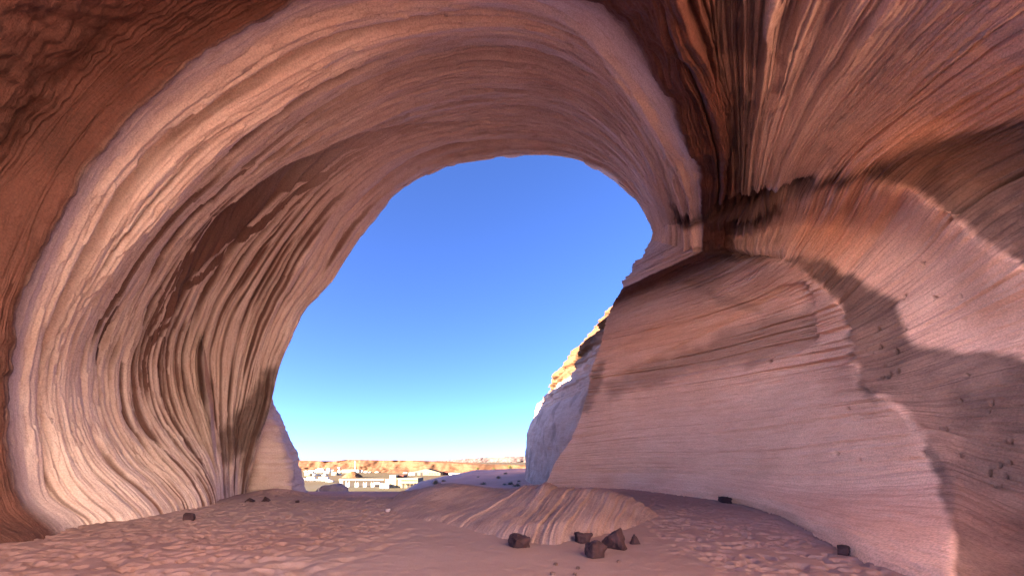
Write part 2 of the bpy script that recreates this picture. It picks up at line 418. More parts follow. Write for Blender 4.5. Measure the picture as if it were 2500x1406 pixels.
def build_cave():
    vs = np.array([r[0] for r in ROWS], float)
    rows = []
    for v, a, b, c in ROWS:
        b = [a[-1]] + b
        c = [b[-1]] + c
        last = pt(c[-1])
        if v < 800:                                       # bury the foot of the left wall in the sand
            c = c + [('w', last[0], last[1], -0.7)]
        rows.append(np.concatenate([resample(a, NA, False), resample(b, NB, False), resample(c, NC)]))
    rows = np.array(rows)                                  # (nrow, nu, 3)
    # dense sampling of the bedding coordinate where the picture sees most of it
    vq = np.concatenate([np.linspace(0, 560, 620, False), np.linspace(560, 800, 150, False),
                         np.linspace(800, 1900, 640, False), np.linspace(1900, 2560, 400)])
    G = hermite(vs, rows, vq)
    # the two crests stay fairly crisp; the rest is softened
    G = smooth_axis(G, 0, 14)
    G = smooth_axis(G, 1, 4)
    G[:, 0] = smooth_axis(G[:, 0], 0, 4)
    soft = smooth_axis(G[880:], 1, 40)
    G[880:] = G[880:] * 0.3 + soft * 0.7
    N = grid_normals(G)
    if np.sum(N * (np.array((0, 9, 4)) - G), axis=2).mean() < 0: N = -N
    nv, nu = G.shape[:2]
    V = np.repeat(vq[:, None], nu, 1)
    X, Y, Z = G[..., 0], G[..., 1], G[..., 2]
    seen = np.maximum(Y, 0.3)
    PX = 1250 + X / seen * F; PY = 1125 - (Z - EYE) / seen * F
    front = Y > 1.0
    # distance along the bedding line in metres
    S = np.concatenate([np.zeros((nv, 1)), np.cumsum(np.linalg.norm(np.diff(G, axis=1), axis=2), axis=1)], axis=1)

    # ---- bedding profile: thin plates, thick ribs and open partings
    rs = np.random.RandomState(11)
    fv = np.arange(-100, 2700, 0.5)
    def plates(mean, amp, soft, seed, tilt=0.6):
        r = np.random.RandomState(seed)
        e = [-100.0]
        while e[-1] < 2700: e.append(e[-1] + mean * r.lognormal(0, 0.55))
        e = np.array(e)
        k = np.searchsorted(e, fv, side='right') - 1
        k = np.clip(k, 0, len(e) - 2)
        f = (fv - e[k]) / (e[k + 1] - e[k])
        hgt = r.uniform(-1, 1, len(e))
        til = r.uniform(-tilt, tilt, len(e))
        bulge = 1 - (2 * f - 1) ** 2
        h = hgt[k] + til[k] * (2 * f - 1) + 0.6 * bulge
        w = max(1, int(soft * 2))
        ker = np.hanning(w + 2)[1:-1]; ker /= ker.sum()
        return amp * np.convolve(h, ker, 'same')
    big = plates(34, 0.075, 5, 3)
    med = plates(11, 0.060, 1.2, 4)
    fin = plates(4.5, 0.032, 0.8, 5)
    ribs = plates(30, 0.16, 12, 6)
    def look(tab, v): return np.interp(v, fv, tab)

    warp = 11 * fbm(S * 0.11, V * 0.008, 0.3, 4, 21) + 1.6 * fbm(S * 0.9, V * 0.03, 3.1, 3, 22)
    VS = V + warp
    left = sstep(575, 540, V)
    inner = sstep(-5, 40, V)
    near = sstep(556, 600, V) * sstep(1150, 820, V)
    fan = sstep(800, 950, V) * sstep(1750, 1500, V)
    right = sstep(1500, 1750, V)
    a_big = left * (0.45 + 0.55 * inner) * (1 - 0.4 * sstep(330, 420, V)) + 0.55 * near + 0.5 * fan + 0.22 * right
    a_med = left * sstep(460, 300, V) * 1.0 + 0.25 * left + 0.35 * near + 0.75 * fan + 0.5 * right
    a_fin = left * 0.9 + 0.6 * near + 1.0 * fan + 0.9 * right
    a_rib = left * sstep(330, 430, V)
    D = look(big, VS) * a_big + look(med, VS + 5 * fbm(S * 0.3, V * 0.02, 1.0, 3, 31)) * a_med \
        + look(fin, VS) * a_fin + look(ribs, VS) * a_rib

    # ---- partings: open dark gaps between beds that come and go along the line
    r = np.random.RandomState(5)
    cracks = [(r.uniform(15, 430), r.uniform(1.6, 3.4), r.uniform(0.20, 0.42), r.uniform(0, 50)) for _ in range(62)]
    cracks += [(r.uniform(430, 540), r.uniform(2.0, 3.4), r.uniform(0.15, 0.3), r.uniform(0, 50)) for _ in range(10)]
    cracks += [(118, 4, 0.35, 3), (172, 4, 0.35, 22), (300, 4, 0.4, 31), (345, 4, 0.4, 40), (90, 4, 0.35, 44), (140, 4, 0.4, 27)]
    cracks += [(r.uniform(900, 1900), r.uniform(1.5, 3.0), r.uniform(0.05, 0.14), r.uniform(0, 50)) for _ in range(70)]
    cracks += [(r.uniform(1900, 2480), r.uniform(1.5, 2.6), r.uniform(0.03, 0.07), r.uniform(0, 50)) for _ in range(40)]
    cracks += [(r.uniform(10, 545), r.uniform(1.0, 2.0), r.uniform(0.12, 0.26), r.uniform(0, 50)) for _ in range(80)]
    cracks += [(r.uniform(1380, 1960), r.uniform(1.6, 3.2), r.uniform(0.07, 0.16), r.uniform(0, 50)) for _ in range(60)]
    gap = np.zeros_like(D)
    frac = np.clip((np.arange(nu)[None, :] - NA - NB) / NC, 0, 1)
    power = np.where(V < 700, 0.20 + 0.16 * sstep(0.36, 0.62, frac), 0.75)
    for v0, w, dep, sd in cracks:
        sel = np.where((vq > v0 - 60) & (vq < v0 + 60))[0]
        if not len(sel): continue
        sl = slice(sel[0], sel[-1] + 1)
        open_ = sstep(-0.15, 0.35, fbm(S[sl] * 0.16 + sd, V[sl] * 0.004 + sd, sd, 3, 50))
        x = (VS[sl] - v0) / (w * (0.5 + 0.7 * open_))
        # steep on the far side, sloping on the near side
        # the far side is a riser turned to the near side, which slopes back up slowly
        D[sl] -= power[sl] * dep * open_ * np.exp(-np.where(x > 0, (np.abs(x) / 4.0) ** 1.5, x * x * 2.0))
        gap[sl] = np.maximum(gap[sl], open_ * np.exp(-np.where(x > 0, x * x * 1.2, x * x * 0.8)) * min(1, dep * 2.6))
    # the wide hollowed bed that sweeps up the left wall
    lm = ((V < 330) & front & (PX < 1180) & (PY < 960) & (np.arange(nu)[None, :] > NA + NB)).astype(float)
    vc = np.interp(PX, [370, 430, 560, 750, 1000, 1150], [262, 240, 208, 168, 122, 95])
    vw = np.interp(PX, [360, 430, 520, 640, 800, 1000, 1130], [1.5, 6, 15, 19, 15, 7, 1.5])
    q_ = (VS - vc + 6 * fbm(S * 0.8, V * 0.05, 7.0, 4, 51)) / vw
    # flakes broken off the beds: small steps with crisp borders
    sc_ = fbm(VS * 0.035, S * 0.22, 8.0, 5, 55) * 4
    D += 0.045 * np.round(sc_) * (left + 0.5 * right + 0.4 * fan)
    def riser(q, a, m):
        return a * m * np.where(q > 1, np.exp(-((q - 1) / 3.0) ** 2), np.clip((q + 1) / 2, 0, 1))
    lm = smooth_axis(smooth_axis(lm, 0, 20), 1, 20)
    q2 = (VS - vc - 2.6 * vw + 4 * fbm(S * 0.7, V * 0.05, 9.0, 4, 52)) / np.maximum(vw * 0.30, 1.2)
    q3 = (VS - vc + 1.9 * vw + 4 * fbm(S * 0.7, V * 0.05, 3.0, 4, 53)) / np.maximum(vw * 0.24, 1.2)
    D -= riser(q_, 0.034 * vw, lm) + riser(q2, 0.011 * vw, lm) + riser(q3, 0.010 * vw, lm)
    for q in (q_, q2, q3):
        gap = np.maximum(gap, sstep(1.12, 0.90, np.abs(q)) * lm)
    # ---- rough weathered skin on the near rock, lumps everywhere
    lump = fbm(X * 0.7, Y * 0.7, Z * 0.7, 5, 60)
    D += near * (0.15 * lump + 0.10 * fbm(X * 3, Y * 3, Z * 3, 4, 61))
    D += fan * (0.10 * lump + 0.035 * fbm(X * 4, Y * 4, Z * 4, 4, 62))
    D += 0.05 * lump + 0.012 * fbm(X * 5, Y * 5, Z * 5, 3, 63)
    # flutes hanging over the pinch
    flute = np.abs(fbm(VS * 0.035, S * 0.05, 2.0, 2, 64)) - 0.25
    D += 0.55 * flute * sstep(700, 800, V) * sstep(1300, 1050, V) * sstep(NA + NB - 10, NA + NB + 60, np.arange(nu)[None, :]) * sstep(NA + NB + 420, NA + NB + 150, np.arange(nu)[None, :])

    # ---- the two dark clefts that run out from the pinch
    ci = np.arange(nu)[None, :]
    cl = 1 + 0.5 * fbm(V * 0.05, S * 0.2, 4.0, 3, 66)
    D -= 0.75 * cl * np.exp(-((ci - (NA + NB + 4)) / 13.0) ** 2) * sstep(640, 760, V) * sstep(1420, 1240, V)
    D -= 0.40 * cl * np.exp(-((ci - (NA + 6)) / 10.0) ** 2) * sstep(700, 900, V) * sstep(1480, 1300, V)

    # ---- pocks in the right wall
    pocks = [(2192,860),(2150,845),(2170,915),(2115,850),(2145,800),(2208,800),(2360,917),(2345,980),(2160,890),(2420,1005),(2265,1110),(2300,1045),(2310,1047),(2455,1075),(2470,1078),(2340,1113),(2445,1138),(2467,1130),(2418,1157),(2460,1165),(2428,1190),(2445,1187),(2205,725),(2280,727),(2252,643),(2105,1123),(2075,998),(2050,1107),(1878,880),(2430,985),(2343,722),(2192,905),(2155,920),(2130,862)]
    depth_pock = np.zeros_like(D)
    rr = np.random.RandomState(3)
    for (x, y) in pocks:
        w = rr.uniform(2.6, 5.5); el = rr.uniform(0.9, 1.7)
        m = front & (np.abs(PX - x) < 30) & (np.abs(PY - y) < 30)
        q = np.exp(-(((PX[m] - x) / w) ** 2 + ((PY[m] - y) / (w * el)) ** 2) ** 2)
        depth_pock[m] += q
    D -= 0.20 * np.clip(depth_pock, 0, 1)

    # the scoop with close bedding in the lower right wall, ending at a soft step
    def inside(pts):
        p = pts; m = front & (PX > 1400) & (PX < 2100) & (PY > 650) & (PY < 1000)
        x = PX[m]; y = PY[m]; i_ = np.zeros(x.shape, bool)
        for (ax, ay), (bx_, by) in zip(p, p[1:] + p[:1]):
            i_ ^= ((ay > y) != (by > y)) & (x < (bx_ - ax) * (y - ay) / (by - ay + 1e-9) + ax)
        o_ = np.zeros_like(D); o_[m] = i_; return o_
    sc = inside([(1430,950),(1560,890),(1700,820),(1800,765),(1900,700),(1955,690),(1980,740),(1985,835),(1940,862),(1800,892),(1650,918)])
    sc = smooth_axis(smooth_axis(sc, 0, 24), 1, 10)
    D -= 0.30 * sc * sstep(0, 120, np.arange(nu)[None, :].astype(float))

    # the foot of the walls is scoured smooth by sand
    D *= 0.30 + 0.70 * sstep(-0.1, 2.2, Z)
    # keep the rim and the hidden ends tidy
    edge = sstep(0, 6, np.arange(nu)[None, :].astype(float))
    D = D * (0.6 + 0.4 * edge)
    G2 = G + N * D[..., None]

    # ---- varnish and water streaks, plus shade painted on turned-away faces, with ragged borders
    rag = 26 * fbm(X * 0.9, Y * 0.9, Z * 0.9, 5, 70) + 10 * fbm(VS * 0.05, S * 0.3, 0, 3, 71)
    def poly(pts, soft):
        p = np.array(pts, float); q = np.roll(p, -1, 0)
        x0, x1, y0, y1 = p[:, 0].min() - 60, p[:, 0].max() + 60, p[:, 1].min() - 60, p[:, 1].max() + 60
        m = front & (PX > x0) & (PX < x1) & (PY > y0) & (PY < y1)
        x = PX[m]; y = PY[m]
        ins = np.zeros(x.shape, bool); dd = np.full(x.shape, 1e9)
        for (ax, ay), (bx_, by) in zip(p, q):
            cr = ((ay > y) != (by > y))
            xs = (bx_ - ax) * (y - ay) / (by - ay + 1e-9) + ax
            ins ^= cr & (x < xs)
            ex, ey = bx_ - ax, by - ay
            t = np.clip(((x - ax) * ex + (y - ay) * ey) / (ex * ex + ey * ey + 1e-9), 0, 1)
            dd = np.minimum(dd, np.hypot(x - ax - t * ex, y - ay - t * ey))
        sd = np.where(ins, dd, -dd) + rag[m]
        out = np.zeros_like(D)
        out[m] = sstep(-soft, soft, sd)
        return out
    stain_shade = 0.92 * poly([(1880,520),(2000,458),(2110,442),(2230,468),(2300,512),(2400,592),(2500,655),(2750,720),(2750,260),(2500,300),(2400,310),(2280,330),(2130,405),(1950,455)], 16)
    stain_shade = np.maximum(stain_shade, 0.85 * poly([(1900,628),(1985,680),(2062,765),(2085,870),(2110,945),(2190,990),(2255,1065),(2300,1160),(2322,1290),(2335,1440),(2650,1440),(2640,1060),(2490,880),(2330,860),(2225,830),(2190,735),(2090,680),(1990,632)], 12))
    stain_shade = np.maximum(stain_shade, 0.95 * poly([(1640,500),(1700,525),(1780,515),(1850,485),(1905,470),(1905,520),(1860,548),(1760,556),(1690,560),(1650,545)], 14))  # shade painted into the upper cleft at the pinch
    stain_shade = np.maximum(stain_shade, 0.8 * poly([(1680,585),(1740,600),(1830,612),(1900,618),(1900,636),(1830,640),(1750,632),(1690,605)], 8))  # shade painted into the lower cleft
    stain_shade = np.maximum(stain_shade, 0.85 * poly([(650,900),(690,860),(672,930),(668,1000),(640,1060),(615,1130),(612,1210),(585,1210),(580,1120),(545,1130),(520,1060),(560,1010),(610,960)], 14))
    stain_shade = np.maximum(stain_shade, 0.55 * poly([(1435,895),(1478,880),(1470,930),(1448,960),(1440,1015),(1405,1010),(1418,950)], 10))
    stain_shade = np.maximum(stain_shade, 0.30 * poly([(1800,640),(1690,690),(1750,740),(1840,760),(1820,740),(1740,705)], 10))
    stain_shade *= 0.84 + 0.16 * sstep(-0.4, 0.3, fbm(X * 1.5, Y * 1.5, Z * 1.5, 4, 72))
    stain_shade = np.maximum(stain_shade, 0.95 * np.clip(depth_pock, 0, 1))  # dark colour in the pocks is painted shade
    red = 0.97 * near  # red skin of the near rock, with its turned-away shade painted in
    red = np.maximum(red, 0.42 * poly([(1480,935),(1600,880),(1800,800),(1965,745),(1985,835),(1900,868),(1700,900),(1490,975)], 18))
    red = np.maximum(red, 0.5 * fan * sstep(1120, 900, V) * sstep(-0.3, 0.3, fbm(VS * 0.02, S * 0.15, 1, 3, 73)))
    # purple red partings and risers: iron colour with crevice shade painted in
    red = np.maximum(red, 0.95 * (left + 0.6 * (1 - left)) * sstep(0.25, 0.8, gap) * np.where(V < 700, 0.25 + 0.70 * sstep(0.40, 0.60, frac), 0.2))

    o = grid_mesh('cave_rock', G2, M_CAVE, dict(strata=VS, stain_shade=stain_shade, red=red, bounce_tint=sstep(1150, 1650, V), along=S * 0.25))
    struct(o)
    return G2

CAVE = build_cave()

def build_rim(G):
    """the outside of the rock round the mouth: the mass that shades the sand in front of the cave"""
    top = G[0, ::-1]                                        # left foot -> over the top -> right pinch
    spine = G[:, 0][1:]
    loop = np.concatenate([top, spine])
    c = np.array((-0.5, 20.0, 6.0))
    w = loop - c
    w[:, 1] = 0
    L = np.linalg.norm(w, axis=1, keepdims=True)
    w = w / L
    rings = [loop]
    for off, dy in ((0.15, 0.25), (0.6, 0.7), (1.6, 1.2), (4, 1.4), (9, 0.5)):
        q = loop + w * off
        q[:, 1] += dy
        rings.append(q)
    q = loop + w * 16; q[:, 1] -= 8; rings.append(q)
    q = loop + w * 34; q[:, 1] -= 14; rings.append(q)
    R = np.array(rings)
    R[1:, :, 2] = np.minimum(R[1:, :, 2], 19.0 - 0.42 * np.maximum(0, -3 - R[1:, :, 0]))
    R = np.array(R)
    n = fbm(R[..., 0] * 0.4, R[..., 1] * 0.4, R[..., 2] * 0.4, 4, 80)
    R[2:, :, 1] += 0.6 * n[2:]
    z = np.zeros(R.shape[:2])
    o = grid_mesh('cave_brow', R, M_CLIFF, dict(strata=R[..., 2] * 40, stain_shade=z, red=z, along=R[..., 0] * 0.2))
    struct(o)
build_rim(CAVE)

def light_walls():
    # unseen walls added behind: right one bounces sun inside, left spur blocks it
    t = np.linspace(0, 1, 220); zq = np.linspace(-1, 38, 110)
    plan = hermite(np.array((0, .2, .45, .7, 1.0)), np.array(((10.6, 3.5), (11.5, -5), (12.5, -20), (11, -36), (4, -54.0))), t)
    Zg, Tg = np.meshgrid(zq, t, indexing='ij')
    Xg = plan[None, :, 0] + 0.10 * Zg; Yg = plan[None, :, 1] + 0 * Zg
    Xg = Xg + 0.9 * fbm(Yg * 0.12, Zg * 0.12, 3, 4, 140) + 0.25 * fbm(Zg * 1.3, Yg * 0.08, 1, 4, 141)
    z = np.zeros_like(Xg)
    struct(grid_mesh('bounce_wall', np.stack([Xg, Yg, Zg], -1), M_BOUNCE, dict(strata=Zg * 40, stain_shade=z, red=z, along=Yg * 0.2)))
    yq = np.linspace(9, -19.5, 110); zq = np.linspace(-1, 18.5, 80)
    Zg, Yg = np.meshgrid(zq, yq, indexing='ij')
    Xg = -25 - 0.15 * Zg + 1.2 * fbm(Yg * 0.15, Zg * 0.15, 5, 4, 142) + 0.2 * fbm(Zg * 1.3, Yg * 0.08, 2, 4, 143)
    z = np.zeros_like(Xg)
    struct(grid_mesh('sun_block_spur', np.stack([Xg, Yg, Zg], -1), M_CAVE, dict(strata=Zg * 40, stain_shade=z, red=z, along=Yg * 0.2)))
light_walls()

def shade_cliff():
    # unseen cliff added beyond the buttress to cast shadow on the slope outside
    yq = np.linspace(17, 52, 160); zq = np.linspace(-8, 1, 60)
    Tg, Yg = np.meshgrid(np.linspace(0, 1, 90), yq, indexing='ij')
    top = np.interp(yq, (17, 22, 30, 40, 52), (14.0, 14.0, 11.8, 9.8, 9.4)) + 0.5 * fbm(yq * 0.5, 0, 0, 4, 145)
    Zg = -10 + Tg * (top[None, :] + 10)
    Xg = -0.68 * Yg - 1.5 - 0.12 * Zg + 0.5 * fbm(Yg * 0.2, Zg * 0.2, 5, 4, 146)
    z = np.zeros_like(Xg)
    struct(grid_mesh('shade_cliff', np.stack([Xg, Yg, Zg], -1), M_CLIFF, dict(strata=Zg * 40, stain_shade=z, red=z, along=Yg * 0.2)))
shade_cliff()

def build_loft(name, rows, nu, nvs, mat, amp_fn, sm=4, strata_fn=None, toward=(0, 0, EYE)):
    vs = np.array([r[0] for r in rows], float)
    R = np.array([resample(r[1], nu) for r in rows])
    vq = np.linspace(vs[0], vs[-1], nvs)
    G = hermite(vs, R, vq)
    G = smooth_axis(smooth_axis(G, 0, sm), 1, sm)
    N = grid_normals(G, toward)
    V = np.repeat(vq[:, None], nu, 1)
    D = amp_fn(G, V)
    G2 = G + N * D[..., None]
    z = np.zeros(G.shape[:2])
    st = strata_fn(G, V) if strata_fn else V
    return grid_mesh(name, G2, mat, dict(strata=st, stain_shade=z, red=z, along=G[..., 1] * 0.2))

def buttress():
    rows = []
    for py, xs, xb, xe in ((940,600,650,655),(985,596,655,664),(1030,590,668,690),(1070,585,680,708),(1110,582,690,724),(1160,578,702,736),(1205,574,712,746),(1240,570,718,752)):
        rows.append((1240 - py, [(xs, py, 21.2), ((xs + xb) / 2, py, 21.6), (xb, py, 22.3), ((xb + xe) / 2 + 3, py, 24), (xe, py, 26), (xe - 12, py, 28.5), (xe - 60, py, 31)]))
    rows = rows[::-1]
    def amp(G, V):
        return 0.30 * fbm(G[..., 0] * 0.9, G[..., 1] * 0.9, G[..., 2] * 1.4, 5, 90) + 0.10 * fbm(G[..., 2] * 6, G[..., 1] * 0.4, 0, 3, 91)
    o = build_loft('rock_buttress', rows, 120, 160, M_CAVE, amp, 3, lambda G, V: G[..., 2] * 60)
    struct(o)
buttress()

def right_cliff():
    prof = [(-3, 0.9), (0.5, 1.5), (3, 1.55), (4.5, 1.65), (5.9, 2.1), (7.9, 3.2), (9.0, 4.2), (10.0, 4.3), (10.8, 4.4), (12.0, 5.6), (13.1, 6.6), (13.7, 7.5), (14.6, 7.8), (15.2, 8.0), (16.2, 9.4), (17.2, 11), (18.6, 12.0), (19.5, 15), (20, 30)]
    plan = [(24.2, 5.4), (25.5, 4.5), (27.5, 3.9), (31, 3.0), (36, 2.0), (42, 1.5), (48, 2.3), (56, 5.5), (66, 11), (80, 20)]
    zq = np.concatenate([np.linspace(-3, 6, 90, False), np.linspace(6, 19.5, 260, False), np.linspace(19.5, 20, 6)])
    yq = np.concatenate([np.linspace(24.2, 50, 330, False), np.linspace(50, 80, 60)])
    px = hermite(np.array([p[0] for p in plan]), np.array([p[1] for p in plan]), yq)
    pz = np.interp(zq, [p[0] for p in prof], [p[1] for p in prof]) - 1.5
    pz = np.convolve(np.pad(pz, 3, 'edge'), np.ones(7) / 7, 'valid')
    Zg, Yg = np.meshgrid(zq, yq, indexing='ij')
    Xg = px[None, :] + pz[:, None] * (0.75 + 0.25 * sstep(24, 34, Yg))
    hi = sstep(5.5, 9, Zg)
    led = fbm(Zg * 1.5, Yg * 0.06, 0, 4, 100)
    led2 = np.round(3 * fbm(Zg * 1.1 + 0.2 * fbm(Yg * 0.3, Zg * 0.2, 0, 3, 105), Yg * 0.03, 4, 2, 106)) / 3
    Xg = Xg + (-0.55 * hi * led - 0.8 * hi * led2 - 0.45 * hi * fbm(Yg * 1.3, Zg * 1.8, 3, 4, 107) - 0.5 * hi * fbm(Yg * 0.4, Zg * 0.5, 2, 4, 101)
               - 0.12 * fbm(Yg * 0.7, Zg * 0.25, 5, 4, 102) - 0.16 * (1 - hi) * fbm(Yg * 1.5, Zg * 1.1, 7, 5, 103) - 0.18 * (1 - hi) * fbm(Yg * 0.25, Zg * 0.9, 8, 5, 108))
    G = np.stack([Xg, Yg, Zg], -1)
    stain_shade = 0.35 * (1 - hi) * sstep(0.12, 0.40, fbm(Yg * 0.9, Zg * 0.5, 9, 5, 104))
    z = np.zeros_like(Xg)
    o = grid_mesh('outer_cliff', G, M_CLIFF, dict(strata=Zg * 45 + 6 * led, stain_shade=stain_shade, red=sstep(-0.5, 0.9, Zg - (9.0 - 0.22 * (Yg - 32)) + 0.5 * led), along=Yg * 0.15), flip=False)  # sun and shade put into colour: sunlit top toned down, shaded face pale
    struct(o)
right_cliff()

# ------------------------------------------------------------------ ground: sand in the cave, slope and desert outside, one sheet
def ground_height(x, y):
    z = 0.10 * fbm(x * 0.25, y * 0.25, 0, 3, 110)
    z += 0.16 * np.exp(-(((x + 2.2) / 2.6) ** 2 + ((y - 13.2) / 2.6) ** 2))
    z += 0.35 * np.exp(-(((x - 0.8) / 2.6) ** 2 + ((y - 12.0) / 2.0) ** 2))
    z += 0.50 * np.exp(-(((x + 12.4) / 1.7) ** 2 + ((y - 20.3) / 1.4) ** 2))           # drift against the left foot
    out = sstep(22, 30, y)
    slope = -0.30 - 0.25 * sstep(26, 32, y) + 0.95 * sstep(33, 62, y) + 0.035 * (x - 2)
    slope = slope - np.maximum(0, -x - 6) * 0.16 * sstep(26, 60, y)
    fall = -0.35 - 11.65 * np.clip((y - 25) / 112, 0, 1)
    edge = sstep(-3, 3, x + 0.32 * (y - 26) + 6)                                            # the dune on the right of the mouth
    far = sstep(62, 120, y)
    right_side = slope * (1 - far) + (-12) * far
    left_side = fall
    o = edge * right_side + (1 - edge) * left_side
    z = z - 0.55 * sstep(15, 24, y) * sstep(-3.5, -7.0, x)
    return z * (1 - out) + o * out

def build_ground():
    def axis(lo, hi, step, far_lo, far_hi, g=1.12):
        a = list(np.arange(lo, hi, step))
        s = step; x = a[-1]
        while x < far_hi:
            s = s * g; x += s; a.append(x)
        s = step; x = a[0]; b = []
        while x > far_lo:
            s = s * g; x -= s; b.append(x)
        return np.array(b[::-1] + a)
    xs = axis(-13, 10, 0.034, -9000, 9000)
    ys = axis(4.6, 21, 0.030, -60, 14000, 1.045)
    X, Y = np.meshgrid(xs, ys)
    X = X.astype(np.float32); Y = Y.astype(np.float32)
    Z = ground_height(X, Y)
    # trodden sand: overlapping footprints left and right, smooth wind-blown sand in the middle
    inside = sstep(30, 23, Y) * sstep(1, 4, Y)
    wr = sstep(2.6, 4.2, X + 0.6 * fbm(X * 0.5, Y * 0.5, 0, 2, 120) - 0.10 * (Y - 8))
    wl = sstep(-2.4, -5.2, X + 0.9 * fbm(X * 0.4, Y * 0.4, 1, 2, 121) - 0.16 * (Y - 8))
    mid = sstep(-1.0, -3.2, X + 0.7 * fbm(X * 0.5, Y * 0.5, 3, 2, 122)) * sstep(12, 7, Y)
    tread = np.clip(wr + wl, 0, 1) * inside
    r = np.random.RandomState(9)
    pit = np.zeros_like(Z)
    x0, x1, y0, y1 = -13.0, 10.0, 4.6, 24.0
    n = 10500
    cx = r.uniform(x0, x1, n); cy = r.uniform(y0, y1, n)
    ang = r.uniform(0, math.pi, n); la = r.uniform(0.09, 0.16, n); wa = r.uniform(0.055, 0.10, n); dep = r.uniform(0.05, 0.115, n)
    for i in range(n):
        i0, i1 = np.searchsorted(xs, (cx[i] - 0.38, cx[i] + 0.38)); j0, j1 = np.searchsorted(ys, (cy[i] - 0.38, cy[i] + 0.38))
        if i1 - i0 < 2 or j1 - j0 < 2: continue
        dx = X[j0:j1, i0:i1] - cx[i]; dy = Y[j0:j1, i0:i1] - cy[i]
        c, s = math.cos(ang[i]), math.sin(ang[i])
        a = (dx * c + dy * s) / la[i]; b = (-dx * s + dy * c) / wa[i]
        q = np.sqrt(a * a + b * b)
        old = pit[j0:j1, i0:i1]
        bowl = -dep[i] * np.clip(1.0 - q * q, 0, 1)
        lip = 0.30 * dep[i] * np.exp(-((q - 1.25) / 0.25) ** 2)
        k = np.clip(1.6 - q, 0, 1)
        pit[j0:j1, i0:i1] = np.minimum(old + 0.5 * lip * (old > -0.01), bowl * 0.9)
    Z = Z + pit * tread
    soft = np.abs(fbm(X * 1.7, Y * 2.6, 0, 3, 123))
    Z = Z - 0.16 * mid * inside * (1 - 0.6 * wl) * soft + 0.010 * fbm(X * 6, Y * 6, 0, 3, 124) * inside
    Z = Z + 0.35 * sstep(30, 60, Y) * fbm(X * 0.12, Y * 0.12, 4, 4, 125) * sstep(400, 100, Y)
    desert = sstep(70, 110, Y)
    pk = sstep(180, 186, Y) * sstep(240, 230, Y) * sstep(-112, -106, X) * sstep(-38, -46, X)
    G = np.stack([X, Y, Z], -1)
    o = grid_mesh('sand_ground', G, M_GROUND, dict(desert=desert, packed=0.6 * pk, dune=np.maximum(sstep(17, 26, Y), sstep(4.8, 2.5, Y)), near_left=wl * inside * sstep(12, 7, Y)))  # dune also lightens unseen sand behind the camera, added to bounce light
    struct(o)
build_ground()

# ------------------------------------------------------------------ the striped hump of rock in the middle of the floor
def outcrop():
    rows = [
     (0,  [(985,1200,15.5),(968,1208,14.5),(955,1222,13.7),(930,1246,12.6)]),
     (60, [(1095,1196,15.0),(1080,1184,13.2),(1020,1212,12.6),(945,1252,11.8)]),
     (130,[(1190,1200,14.4),(1180,1193,12.8),(1105,1226,11.8),(1005,1272,10.2)]),
     (190,[(1258,1202,13.8),(1250,1196,12.3),(1172,1235,10.9),(1085,1286,9.3)]),
     (215,[(1285,1198,13.5),(1276,1189,12.1),(1205,1232,10.5),(1115,1292,8.95)]),
     (240,[(1308,1197,13.3),(1300,1186,11.9),(1232,1235,10.2),(1148,1300,8.55)]),
     (252,[(1318,1196,13.2),(1311,1191,11.8),(1250,1238,9.95),(1172,1306,8.3)]),
     (275,[(1338,1194,13.0),(1330,1179,11.6),(1288,1235,9.7),(1215,1316,7.85)]),
     (305,[(1372,1197,12.8),(1362,1192,11.5),(1322,1238,9.5),(1262,1324,7.55)]),
     (350,[(1410,1199,12.6),(1402,1193,11.4),(1358,1240,9.35),(1315,1331,7.3)]),
     (400,[(1462,1202,12.4),(1450,1198,11.2),(1415,1242,9.3),(1372,1324,7.5)]),
     (440,[(1505,1210,12.0),(1492,1208,10.9),(1474,1246,9.4),(1448,1304,8.2)]),
     (480,[(1552,1224,11.4),(1534,1225,10.6),(1520,1252,9.8),(1505,1292,8.9)]),
     (510,[(1590,1246,11.2),(1572,1246,10.4),(1566,1260,10.0),(1560,1285,9.4)]),
     (560,[(1640,1290,10.6),(1625,1295,10.0),(1615,1305,9.6),(1600,1325,9.1)]),
    ]
    out = []
    for v, p in rows:
        a = pt(p[0]); e = pt(p[-1])
        out.append((v, [('w', a[0] + 0.2, a[1] + 0.9, -0.5)] + p + [('w', e[0] - 0.1, e[1] - 0.35, -0.35)]))
    def amp(G, V):
        S = G[..., 1]
        w = V + 9 * fbm(S * 0.5, V * 0.02, 0, 3, 150)
        r = np.random.RandomState(21)
        D = np.zeros_like(V)
        for m, a, k in ((26, 0.020, 1), (9, 0.022, 2), (4, 0.014, 3)):
            e = np.cumsum(m * r.lognormal(0, 0.5, int(1200 / m))) - 80
            i = np.clip(np.searchsorted(e, w, side='right') - 1, 0, len(e) - 2)
            f = np.clip((w - e[i]) / (e[i + 1] - e[i]), 0, 1)
            h = r.uniform(-1, 1, len(e))
            D += a * (h[i] * (1 - sstep(0.75, 1, f)) + h[i + 1] * sstep(0.75, 1, f) + 0.3 * f * (f < 0.9))
        fade = 0.12 + 0.88 * sstep(120, 260, V)
        return D * fade + 0.07 * fbm(G[..., 0] * 1.5, G[..., 1] * 1.5, 0, 4, 151)
    o = build_loft('rock_outcrop', out, 220, 560, M_HUMP, amp, 3, lambda G, V: V * 1.3, toward=(0, 8, 30))
    tag(o, 'low hump of striped sandstone rising from the sand in the middle of the cave floor', 'rock outcrop')
outcrop()

